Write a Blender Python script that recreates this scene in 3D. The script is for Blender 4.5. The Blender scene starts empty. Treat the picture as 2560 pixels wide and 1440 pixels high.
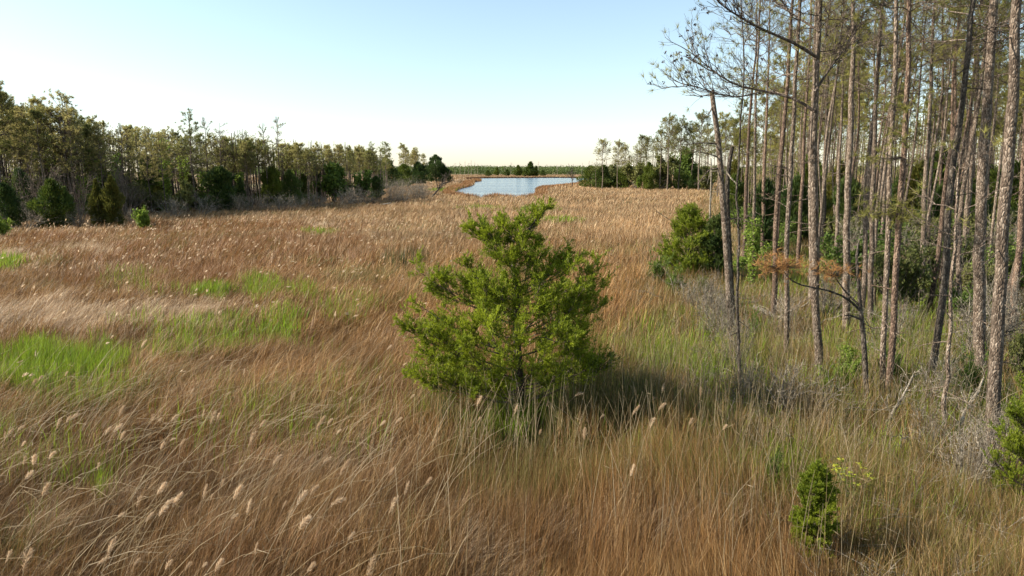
import bpy, math, random
import numpy as np

rng = np.random.default_rng(7)
random.seed(7)
SC = bpy.context.scene
COL = SC.collection
PI = math.pi

# ------------------------------------------------------------------ camera geometry
W, H, F = 2560.0, 1440.0, 1707.0
HC = 6.0                                   # drone height
HZ = 428.0                                 # horizon row of the photograph
PITCH = math.atan((H / 2 - HZ) / F)
FW = np.array([0, math.cos(PITCH), -math.sin(PITCH)])
UP = np.array([0, math.sin(PITCH), math.cos(PITCH)])
RT = np.array([1.0, 0, 0])
CAM = np.array([0, 0, HC])


def ray(px, py):
    return FW + (px - W / 2) / F * RT - (py - H / 2) / F * UP


def at_z(px, py, z=0.0):
    d = ray(px, py)
    return CAM + d * ((z - HC) / d[2])


def at_y(px, py, y):
    d = ray(px, py)
    return CAM + d * (y / d[1])


def to_px(x, y, z):
    v = y * FW[1] + (z - HC) * FW[2]
    v = np.maximum(v, 0.05)
    return W / 2 + F * x / v, H / 2 - F * (y * UP[1] + (z - HC) * UP[2]) / v


# ------------------------------------------------------------------ noise
def _hash(ix, iy, seed):
    h = (ix.astype(np.int64) * 374761393 + iy.astype(np.int64) * 668265263 + seed * 974711) & 0x7FFFFFFF
    h = ((h ^ (h >> 13)) * 1274126177) & 0x7FFFFFFF
    h = h ^ (h >> 16)
    return (h & 0xFFFF) / 65535.0


def vnoise(x, y, s, seed=0):
    x = x / s; y = y / s
    ix = np.floor(x); iy = np.floor(y)
    fx = x - ix; fy = y - iy
    fx = fx * fx * (3 - 2 * fx); fy = fy * fy * (3 - 2 * fy)
    a = _hash(ix, iy, seed); b = _hash(ix + 1, iy, seed)
    c = _hash(ix, iy + 1, seed); d = _hash(ix + 1, iy + 1, seed)
    return (a * (1 - fx) + b * fx) * (1 - fy) + (c * (1 - fx) + d * fx) * fy


def fbm(x, y, s, seed=0):
    return 0.55 * vnoise(x, y, s, seed) + 0.3 * vnoise(x, y, s * 0.47, seed + 11) + 0.15 * vnoise(x, y, s * 0.21, seed + 23)


def sstep(a, b, x):
    t = np.clip((x - a) / (b - a), 0, 1)
    return t * t * (3 - 2 * t)


def unit(v):
    return v / np.maximum(np.linalg.norm(v, axis=-1, keepdims=True), 1e-9)


def rand_unit(n):
    return unit(rng.normal(size=(n, 3)))


# ------------------------------------------------------------------ mesh accumulator
class MB:
    def __init__(self):
        self.v = []; self.f = []; self.n = 0; self.c = []; self.usecol = False

    def add(self, V, Fc, mat=0, smooth=False, col=None):
        """V (n,3), Fc (m,k) ints local to V."""
        V = np.asarray(V, float)
        self.v.append(V)
        self.f.append((np.asarray(Fc, np.int64) + self.n, mat, smooth))
        self.n += len(V)
        if col is None:
            self.c.append(np.ones((len(V), 3)))
        else:
            self.usecol = True
            self.c.append(np.asarray(col, float))

    def tubes(self, P, R, sides=5, mat=0, col=None):
        P = np.asarray(P, float); R = np.asarray(R, float)
        if P.ndim == 2:
            P = P[None]; R = R[None]
        M, N, _ = P.shape
        if M == 0:
            return
        T = unit(np.gradient(P, axis=1))
        mt = unit(P[:, -1] - P[:, 0])
        ref = np.where(np.abs(mt[:, 2:3]) > 0.85, np.array([[1.0, 0, 0]]), np.array([[0, 0, 1.0]]))
        U = unit(np.cross(T, np.repeat(ref[:, None], N, 1)))
        Vv = np.cross(T, U)
        a = np.arange(sides) * 2 * PI / sides
        ring = P[:, :, None] + R[:, :, None, None] * (np.cos(a)[None, None, :, None] * U[:, :, None] + np.sin(a)[None, None, :, None] * Vv[:, :, None])
        V = ring.reshape(-1, 3)
        i = np.arange(N - 1)[:, None]; j = np.arange(sides)[None, :]
        q = np.stack([i * sides + j, i * sides + (j + 1) % sides, (i + 1) * sides + (j + 1) % sides, (i + 1) * sides + j], -1).reshape(-1, 4)
        Fc = (q[None] + (np.arange(M) * N * sides)[:, None, None]).reshape(-1, 4)
        c = None if col is None else np.repeat(np.asarray(col, float).reshape(-1, 3) * np.ones((M, 1)), N * sides, 0)
        self.add(V, Fc, mat, True, c)

    def tufts(self, C, D, k=10, length=0.2, width=0.01, spread=0.7, mat=1, col=None):
        """k thin triangles fanning out of each point C along direction D."""
        M = len(C)
        if M == 0:
            return
        C = np.repeat(C, k, 0); D = np.repeat(D, k, 0)
        d = unit(D + spread * rng.normal(size=(M * k, 3)))
        L = length * rng.uniform(0.65, 1.2, (M * k, 1))
        w = unit(np.cross(d, rand_unit(M * k))) * width * 0.5
        V = np.stack([C - w, C + w, C + d * L], 1).reshape(-1, 3)
        Fc = np.arange(M * k * 3).reshape(-1, 3)
        c = None if col is None else np.repeat(np.repeat(np.asarray(col, float), k, 0), 3, 0)
        self.add(V, Fc, mat, False, c)

    def leaves(self, C, D, L, Wd, mat=0, col=None, flat=None):
        """one diamond-shaped leaf at each point C along D."""
        M = len(C)
        if M == 0:
            return
        D = unit(D)
        L = np.broadcast_to(np.asarray(L, float).reshape(-1, 1), (M, 1)); Wd = np.broadcast_to(np.asarray(Wd, float).reshape(-1, 1), (M, 1))
        n = rand_unit(M) if flat is None else unit(rng.normal(size=(M, 3)) * (1 - flat) + np.array([0, 0, flat]))
        s = unit(np.cross(D, n)) * Wd * 0.5
        V = np.stack([C, C + D * L * 0.5 + s, C + D * L, C + D * L * 0.5 - s], 1).reshape(-1, 3)
        Fc = np.arange(M * 4).reshape(-1, 4)
        c = None if col is None else np.repeat(np.asarray(col, float), 4, 0)
        self.add(V, Fc, mat, False, c)

    def mesh(self, name, mats):
        V = np.concatenate(self.v)
        me = bpy.data.meshes.new(name)
        loops = np.concatenate([f.ravel() for f, _, _ in self.f])
        cnt = np.concatenate([np.full(len(f), f.shape[1], np.int32) for f, _, _ in self.f])
        mi = np.concatenate([np.full(len(f), m, np.int32) for f, m, _ in self.f])
        sm = np.concatenate([np.full(len(f), s, bool) for f, _, s in self.f])
        st = np.concatenate([[0], np.cumsum(cnt)[:-1]]).astype(np.int32)
        me.vertices.add(len(V)); me.loops.add(len(loops)); me.polygons.add(len(cnt))
        me.vertices.foreach_set('co', V.astype(np.float32).ravel())
        me.loops.foreach_set('vertex_index', loops.astype(np.int32))
        me.polygons.foreach_set('loop_start', st)
        me.polygons.foreach_set('material_index', mi)
        me.polygons.foreach_set('use_smooth', sm)
        if self.usecol:
            a = me.attributes.new('col', 'FLOAT_COLOR', 'POINT')
            c = np.concatenate(self.c)
            a.data.foreach_set('color', np.concatenate([c, np.ones((len(c), 1))], 1).astype(np.float32).ravel())
        me.update(calc_edges=True)
        for m in (mats if isinstance(mats, (list, tuple)) else [mats]):
            me.materials.append(m)
        return me


# ------------------------------------------------------------------ object helpers
def tag(o, label=None, cat=None, group=None, kind=None):
    if label: o['label'] = label
    if cat: o['category'] = cat
    if group: o['group'] = group
    if kind: o['kind'] = kind
    return o


def obj(name, me, parent=None):
    o = bpy.data.objects.new(name, me)
    COL.objects.link(o)
    if parent is not None:
        o.parent = parent
    return o


def thing(name, parts, loc, label, cat, group=None, rotz=0.0, scale=1.0, tilt=(0, 0)):
    """an Empty at the base of the thing that parents one mesh per part"""
    r = bpy.data.objects.new(name, None)
    COL.objects.link(r)
    r.empty_display_size = 0.3
    r.location = tuple(float(c) for c in loc)
    r.rotation_euler = (tilt[0], tilt[1], rotz)
    r.scale = scale if isinstance(scale, tuple) else (scale,) * 3
    tag(r, label, cat, group)
    for p in parts:
        obj(p[0], p[1], r)
    return r


# ------------------------------------------------------------------ materials
def nmat(name):
    m = bpy.data.materials.new(name)
    m.use_nodes = True
    nt = m.node_tree
    nt.nodes.clear()
    out = nt.nodes.new('ShaderNodeOutputMaterial')
    return m, nt, out


def N(nt, typ, **kw):
    n = nt.nodes.new(typ)
    for k, v in kw.items():
        if k in n.inputs:
            n.inputs[k].default_value = v
        else:
            setattr(n, k, v)
    return n


def ramp(nt, stops):
    r = nt.nodes.new('ShaderNodeValToRGB')
    e = r.color_ramp.elements
    while len(e) < len(stops):
        e.new(0.5)
    for el, (p, c) in zip(e, stops):
        el.position = p
        el.color = (*c, 1)
    return r


def leaf_mat(name, dark, light, trans=0.35, scale=1.2, rough=0.6, usecol=False, objvar=0.5, spec=0.25):
    """foliage / dry blades: colour from a world-space noise and the object's random value, part of the light passes through"""
    m, nt, out = nmat(name)
    L = nt.links
    if usecol:
        at = N(nt, 'ShaderNodeAttribute', attribute_name='col')
        colour = at.outputs['Color']
    else:
        geo = N(nt, 'ShaderNodeNewGeometry')
        nz = N(nt, 'ShaderNodeTexNoise', Scale=scale, Detail=4.0)
        L.new(geo.outputs['Position'], nz.inputs['Vector'])
        oi = N(nt, 'ShaderNodeObjectInfo')
        mx = N(nt, 'ShaderNodeMath', operation='MULTIPLY_ADD')
        L.new(oi.outputs['Random'], mx.inputs[0]); mx.inputs[1].default_value = objvar; mx.inputs[2].default_value = -objvar / 2
        isl = N(nt, 'ShaderNodeMath', operation='MULTIPLY_ADD')
        L.new(geo.outputs['Random Per Island'], isl.inputs[0]); isl.inputs[1].default_value = 0.5; isl.inputs[2].default_value = -0.25
        a1 = N(nt, 'ShaderNodeMath', operation='ADD'); a2 = N(nt, 'ShaderNodeMath', operation='ADD')
        L.new(nz.outputs['Fac'], a1.inputs[0]); L.new(mx.outputs[0], a1.inputs[1])
        L.new(a1.outputs[0], a2.inputs[0]); L.new(isl.outputs[0], a2.inputs[1])
        r = ramp(nt, [(0.2, dark), (0.8, light)])
        L.new(a2.outputs[0], r.inputs['Fac'])
        colour = r.outputs['Color']
    p = N(nt, 'ShaderNodeBsdfPrincipled', Roughness=rough)
    p.inputs['Specular IOR Level'].default_value = spec
    t = N(nt, 'ShaderNodeBsdfTranslucent')
    mix = N(nt, 'ShaderNodeMixShader', Fac=trans)
    L.new(colour, p.inputs['Base Color']); L.new(colour, t.inputs['Color'])
    L.new(p.outputs[0], mix.inputs[1]); L.new(t.outputs[0], mix.inputs[2])
    L.new(mix.outputs[0], out.inputs['Surface'])
    return m


def bark_mat(name, a, b, c, scale=17.0):
    """plated bark: each plate has a tone of its own, dark furrows between plates, lichen-pale and damp-dark zones"""
    m, nt, out = nmat(name)
    L = nt.links
    tc = N(nt, 'ShaderNodeTexCoord')
    mp = N(nt, 'ShaderNodeMapping'); mp.inputs['Scale'].default_value = (1, 1, 0.42)
    L.new(tc.outputs['Object'], mp.inputs['Vector'])
    ed = N(nt, 'ShaderNodeTexVoronoi', Scale=scale * 1.5, feature='DISTANCE_TO_EDGE')
    ce = N(nt, 'ShaderNodeTexVoronoi', Scale=scale * 1.5)
    nz = N(nt, 'ShaderNodeTexNoise', Scale=scale * 2.0, Detail=5.0, Roughness=0.7)
    nb = N(nt, 'ShaderNodeTexNoise', Scale=0.9, Detail=4.0)
    for n_ in (ed, ce, nz):
        L.new(mp.outputs[0], n_.inputs['Vector'])
    L.new(tc.outputs['Object'], nb.inputs['Vector'])
    sp = N(nt, 'ShaderNodeSeparateColor'); L.new(ce.outputs['Color'], sp.inputs[0])
    mixf = N(nt, 'ShaderNodeMath', operation='MULTIPLY_ADD'); mixf.inputs[1].default_value = 0.55
    nzs = N(nt, 'ShaderNodeMath', operation='MULTIPLY'); nzs.inputs[1].default_value = 0.45
    L.new(nz.outputs['Fac'], nzs.inputs[0]); L.new(sp.outputs[0], mixf.inputs[0]); L.new(nzs.outputs[0], mixf.inputs[2])
    r = ramp(nt, [(0.2, a), (0.5, b), (0.82, c)])
    L.new(mixf.outputs[0], r.inputs['Fac'])
    oi = N(nt, 'ShaderNodeObjectInfo')
    hs = N(nt, 'ShaderNodeHueSaturation')
    va = N(nt, 'ShaderNodeMath', operation='MULTIPLY_ADD')
    L.new(nb.outputs['Fac'], va.inputs[0]); va.inputs[1].default_value = 1.3; va.inputs[2].default_value = 0.1
    vm = N(nt, 'ShaderNodeMath', operation='MULTIPLY_ADD')
    L.new(oi.outputs['Random'], vm.inputs[0]); vm.inputs[1].default_value = 0.5; L.new(va.outputs[0], vm.inputs[2])
    L.new(vm.outputs[0], hs.inputs['Value']); L.new(r.outputs['Color'], hs.inputs['Color'])
    mr = N(nt, 'ShaderNodeMapRange'); mr.inputs['From Max'].default_value = 0.14; mr.inputs['To Min'].default_value = 0.3
    L.new(ed.outputs['Distance'], mr.inputs['Value'])
    mm = N(nt, 'ShaderNodeMix', data_type='RGBA', blend_type='MULTIPLY'); mm.inputs['Factor'].default_value = 0.85
    L.new(hs.outputs['Color'], mm.inputs['A']); L.new(mr.outputs[0], mm.inputs['B'])
    p = N(nt, 'ShaderNodeBsdfPrincipled', Roughness=0.92)
    p.inputs['Specular IOR Level'].default_value = 0.12
    bu = N(nt, 'ShaderNodeBump', Strength=1.0, Distance=0.05)
    L.new(ed.outputs['Distance'], bu.inputs['Height'])
    L.new(mm.outputs['Result'], p.inputs['Base Color']); L.new(bu.outputs[0], p.inputs['Normal'])
    L.new(p.outputs[0], out.inputs['Surface'])
    return m


M_BLADE = leaf_mat('dry_blades', (0, 0, 0), (0, 0, 0), trans=0.28, usecol=True, rough=0.55, spec=0.25)
M_GREENBLADE = leaf_mat('green_blades', (0, 0, 0), (0, 0, 0), trans=0.42, usecol=True, rough=0.5, spec=0.3)
M_BARK = bark_mat('pine_bark', (0.085, 0.06, 0.042), (0.19, 0.14, 0.10), (0.34, 0.27, 0.205))
M_BARKR = bark_mat('red_pine_bark', (0.085, 0.055, 0.04), (0.19, 0.125, 0.085), (0.30, 0.21, 0.15))
M_TWIG = bark_mat('twig_bark', (0.09, 0.068, 0.052), (0.18, 0.135, 0.10), (0.29, 0.225, 0.175), 14)
M_DARKBARK = bark_mat('dark_bark', (0.05, 0.04, 0.032), (0.10, 0.08, 0.06), (0.17, 0.14, 0.11), 14)
M_GREYWOOD = bark_mat('grey_dead_wood', (0.14, 0.115, 0.085), (0.28, 0.235, 0.175), (0.44, 0.38, 0.295), 14)
M_PALEWOOD = bark_mat('pale_bare_wood', (0.34, 0.28, 0.21), (0.5, 0.43, 0.33), (0.62, 0.55, 0.44), 14)
M_NEEDLE = leaf_mat('pine_needles', (0.15, 0.15, 0.03), (0.40, 0.36, 0.10), trans=0.55, scale=0.6)
M_NEEDLEFAR = leaf_mat('pine_needles_far', (0.15, 0.16, 0.04), (0.40, 0.345, 0.125), trans=0.6, scale=0.25, objvar=0.7)
M_RUSTNEEDLE = leaf_mat('rusty_needles', (0.22, 0.105, 0.035), (0.43, 0.225, 0.08), trans=0.4)
M_CONE = leaf_mat('pine_cones', (0.04, 0.03, 0.025), (0.08, 0.06, 0.05), trans=0.0)
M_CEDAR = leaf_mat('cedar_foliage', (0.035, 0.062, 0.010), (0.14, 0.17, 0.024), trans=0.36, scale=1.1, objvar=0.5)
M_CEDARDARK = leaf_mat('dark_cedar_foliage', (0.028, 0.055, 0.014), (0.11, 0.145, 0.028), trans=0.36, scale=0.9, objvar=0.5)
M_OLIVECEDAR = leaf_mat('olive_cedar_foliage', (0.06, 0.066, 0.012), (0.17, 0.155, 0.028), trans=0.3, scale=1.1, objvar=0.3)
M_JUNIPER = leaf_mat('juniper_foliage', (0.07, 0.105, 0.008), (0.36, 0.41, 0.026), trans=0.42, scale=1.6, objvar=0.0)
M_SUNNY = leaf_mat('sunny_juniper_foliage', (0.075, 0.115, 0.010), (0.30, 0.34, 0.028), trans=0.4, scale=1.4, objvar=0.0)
M_LEAF = leaf_mat('fresh_leaves', (0.06, 0.10, 0.015), (0.17, 0.23, 0.04), trans=0.4, scale=1.0, objvar=0.5)
M_DULLLEAF = leaf_mat('dull_leaves', (0.07, 0.085, 0.02), (0.20, 0.20, 0.06), trans=0.45, scale=0.8, objvar=0.6)
M_VINE = leaf_mat('vine_leaves', (0.12, 0.18, 0.025), (0.27, 0.34, 0.05), trans=0.45, scale=2.0, objvar=0.3)
M_YELLOW = leaf_mat('yellow_flowers', (0.26, 0.28, 0.02), (0.44, 0.44, 0.04), trans=0.3)
M_PLUME = leaf_mat('reed_plume_hair', (0.46, 0.32, 0.19), (0.74, 0.57, 0.38), trans=0.45, objvar=0.5)
M_STALK = leaf_mat('reed_stalk', (0.24, 0.17, 0.085), (0.38, 0.28, 0.16), trans=0.1)
M_FARLEAF = leaf_mat('far_wood_leaves', (0.07, 0.10, 0.025), (0.19, 0.22, 0.055), trans=0.4, scale=0.03)


# ------------------------------------------------------------------ layout masks
E_PX = np.array([-400, -150, 0, 250, 500, 650, 850, 950, 1000, 1040, 1100.0])       # near edge of the left wood: image column -> distance
E_D = np.array([64, 74, 80, 87, 97, 106, 125, 165, 260, 330, 400.0])


def left_edge(px):
    return np.interp(px, E_PX, E_D)


POND = None


def in_poly(x, y, poly):
    inside = np.zeros(len(x), bool)
    n = len(poly)
    for i in range(n):
        x0, y0 = poly[i]; x1, y1 = poly[(i + 1) % n]
        c = ((y0 > y) != (y1 > y))
        xi = (x1 - x0) * (y - y0) / ((y1 - y0) if y1 != y0 else 1e-9) + x0
        inside ^= c & (x < xi)
    return inside


pond_px = [(1143, 481), (1158, 480), (1132, 478.5), (1150, 471), (1176, 466), (1186, 460), (1182, 456.5), (1204, 452.5), (1196, 449.5), (1180, 447), (1210, 445.6), (1300, 445),
           (1400, 444.6), (1470, 445.5), (1500, 449), (1462, 453), (1446, 460), (1400, 466), (1352, 470), (1338, 476), (1345, 480), (1325, 484), (1290, 486), (1240, 484), (1200, 487), (1165, 483)]
POND = np.array([at_z(a, b, 0.0 if b < 470 else 0.9 * sstep(466, 482, b))[:2] for a, b in pond_px])


def smooth_poly(P, k=4):
    out = []
    n = len(P)
    for i in range(n):
        p0, p1, p2, p3 = P[i - 1], P[i], P[(i + 1) % n], P[(i + 2) % n]
        for j in range(k):
            t = j / k
            out.append(0.5 * ((2 * p1) + (-p0 + p2) * t + (2 * p0 - 5 * p1 + 4 * p2 - p3) * t * t + (-p0 + 3 * p1 - 3 * p2 + p3) * t ** 3))
    return np.array(out)


PONDS = smooth_poly(POND, 3)

# (image column, row, half width, half height, strength): where the marsh changes its look
GREEN = [(140, 888, 170, 38, 0.95), (30, 925, 90, 30, 0.9), (250, 850, 50, 22, 0.7), (535, 712, 75, 14, 1.0), (645, 715, 55, 30, 0.55), (330, 690, 80, 24, 0.22),
         (470, 805, 170, 34, 0.26), (580, 800, 110, 40, 0.22), (430, 860, 110, 30, 0.3), (700, 790, 90, 40, 0.5), (560, 850, 60, 30, 0.4), (15, 655, 40, 14, 0.9), (760, 720, 50, 25, 0.3),
         (850, 760, 90, 40, 0.25), (1390, 548, 60, 6, 0.8), (1345, 520, 45, 6, 0.9), (1210, 517, 60, 4, 0.5), (1120, 473, 45, 4, 1.0), (780, 575, 60, 7, 0.45),
         (1070, 1020, 80, 40, 0.7), (1170, 1050, 60, 40, 0.55), (1660, 880, 130, 60, 0.55), (1740, 890, 60, 60, 0.55), (1280, 1020, 140, 60, 0.7), (1560, 980, 120, 60, 0.35), (1640, 820, 80, 50, 0.4), (1600, 1090, 100, 60, 0.18),
         (1900, 900, 120, 130, 0.2), (250, 960, 200, 40, 0.3), (700, 1010, 400, 120, 0.10), (150, 1130, 250, 120, 0.12), (2300, 850, 300, 120, 0.45), (1800, 860, 160, 90, 0.45), (2000, 1130, 200, 80, 0.4), (2250, 1230, 300, 90, 0.1), (2100, 950, 120, 80, 0.4),
         (2460, 1000, 150, 120, 0.3), (240, 1190, 40, 25, 0.6), (620, 1000, 60, 30, 0.3), (1820, 1010, 200, 90, 0.3), (2180, 1110, 160, 60, 0.25), (1990, 680, 160, 60, 0.35), (2300, 700, 200, 60, 0.35)]
PALE = [(300, 775, 250, 40, 1.0), (80, 770, 160, 35, 0.9), (200, 612, 90, 14, 0.9), (20, 632, 40, 12, 1.0), (800, 558, 45, 6, 1.0), (450, 745, 160, 22, 0.6), (250, 660, 120, 15, 0.3),
        (640, 1130, 180, 60, 0.3), (1180, 1350, 130, 130, 0.5), (1150, 1250, 90, 80, 0.3), (1130, 700, 120, 40, 0.25), (140, 1270, 140, 40, 0.5), (300, 1180, 150, 36, 0.4), (900, 1100, 170, 46, 0.35), (1700, 1270, 170, 46, 0.35), (1000, 820, 120, 30, 0.3), (1450, 1280, 140, 50, 0.3), (600, 760, 120, 20, 0.4)]
RUST = [(510, 680, 50, 22, 1.0), (560, 610, 380, 45, 0.6), (330, 630, 200, 40, 0.6), (380, 680, 120, 25, 0.5), (200, 690, 100, 20, 0.4), (150, 590, 160, 12, 0.6), (560, 560, 260, 14, 0.7),
        (850, 640, 150, 40, 0.3), (500, 1090, 300, 80, 0.25), (1480, 1150, 120, 60, 0.3), (1500, 1380, 250, 60, 0.2), (560, 1390, 100, 60, 0.4), (780, 1390, 150, 60, 0.4), (1800, 1400, 200, 60, 0.15)]


def mask(tab, u, v, x, y, seed):
    w = np.zeros(len(u))
    wob = (fbm(x, y, 2.2, seed) - 0.5) * 1.7 + (vnoise(x, y, 0.6, seed + 50) - 0.5) * 0.9
    for cx, cy, rx, ry, s in tab:
        d = np.sqrt(((u - cx) / rx) ** 2 + ((v - cy) / ry) ** 2) + wob
        w = np.maximum(w, s * (1 - sstep(0.55, 1.15, d)))
    return w


def wood_floor(u, v):
    e = np.interp(v, [440, 480, 560, 640, 700, 800, 950, 1050, 1200, 1440], [1790, 1775, 1720, 1650, 1600, 1590, 1640, 1760, 1960, 2120])
    return sstep(-110, 110, u - e)


C_BROWN = np.array([[0.22, 0.115, 0.045], [0.30, 0.165, 0.072], [0.36, 0.225, 0.115], [0.12, 0.065, 0.03], [0.15, 0.085, 0.035], [0.26, 0.16, 0.06], [0.48, 0.35, 0.215], [0.19, 0.12, 0.06]])
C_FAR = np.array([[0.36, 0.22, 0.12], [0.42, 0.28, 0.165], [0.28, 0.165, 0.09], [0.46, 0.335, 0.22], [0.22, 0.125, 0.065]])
C_PALE = np.array([[0.50, 0.37, 0.26], [0.42, 0.30, 0.20], [0.60, 0.48, 0.36], [0.30, 0.20, 0.13]])
C_RUST = np.array([[0.22, 0.095, 0.035], [0.28, 0.13, 0.05], [0.15, 0.07, 0.028], [0.33, 0.18, 0.08]])
C_WOOD = np.array([[0.26, 0.18, 0.09], [0.34, 0.255, 0.15], [0.15, 0.12, 0.05], [0.42, 0.34, 0.235], [0.14, 0.14, 0.035], [0.17, 0.18, 0.04], [0.26, 0.15, 0.065], [0.10, 0.085, 0.035]])
C_GREEN = np.array([[0.13, 0.20, 0.012], [0.20, 0.30, 0.015], [0.29, 0.39, 0.025], [0.12, 0.17, 0.02], [0.21, 0.24, 0.03]])
C_OLIVE = np.array([[0.15, 0.145, 0.03], [0.20, 0.175, 0.045], [0.10, 0.115, 0.022]])


for _t, _k in ((C_BROWN, (1.0, 0.91, 0.69)), (C_FAR, (0.96, 0.95, 0.80)), (C_PALE, (1.0, 0.96, 0.82)), (C_RUST, (0.98, 1.0, 0.9)), (C_WOOD, (1.0, 0.92, 0.72))):
    _t *= np.array(_k)


def pick(tab, n):
    return tab[rng.integers(0, len(tab), n)]


def blades(mb, x, y, L, w, lean, az, curl, col, mat=0):
    """curved ribbons: root pair, middle pair, tip"""
    n = len(x)
    dx = np.cos(az); dy = np.sin(az)
    P0 = np.stack([x, y, np.zeros(n)], 1)
    a1 = lean * (1 - curl); a2 = np.minimum(lean * (1 + curl), 1.75)
    P1 = P0 + np.stack([dx * np.sin(a1), dy * np.sin(a1), np.cos(a1)], 1) * (L * 0.55)[:, None]
    P2 = P1 + np.stack([dx * np.sin(a2), dy * np.sin(a2), np.cos(a2)], 1) * (L * 0.45)[:, None]
    P2[:, 2] = np.maximum(P2[:, 2], 0.06)
    b = rng.uniform(0, 2 * PI, n)
    s = np.stack([np.cos(b), np.sin(b), np.zeros(n)], 1) * (w * 0.5)[:, None]
    V = np.stack([P0 - s, P0 + s, P1 + s * 0.8, P1 - s * 0.8, P2], 1).reshape(-1, 3)
    o = (np.arange(n) * 5)[:, None]
    c = np.repeat(col, 5, 0)
    mb.add(V, o + np.array([[0, 1, 2, 3]]), mat, False, c)
    # the tip triangles share the vertices just added
    mb.f.append((o + np.array([[3, 2, 4]]) + (mb.n - len(V)), mat, False))


def scatter(y0, y1, dens, xm=0.80):
    A = xm * (y1 * y1 - y0 * y0) + 4 * (y1 - y0)
    n = int(A * dens)
    y = np.sqrt(rng.uniform(y0 * y0, y1 * y1, n))
    x = rng.uniform(-1, 1, n) * (xm * y + 2)
    return x, y


BANDS = [  # distance from, to, blades per m2, blade width
    (5.5, 13, 1050, 0.0056), (13, 22, 540, 0.0095), (22, 38, 230, 0.018), (38, 65, 85, 0.034), (65, 115, 30, 0.062), (115, 200, 11, 0.11), (200, 330, 3.6, 0.2)]


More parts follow.
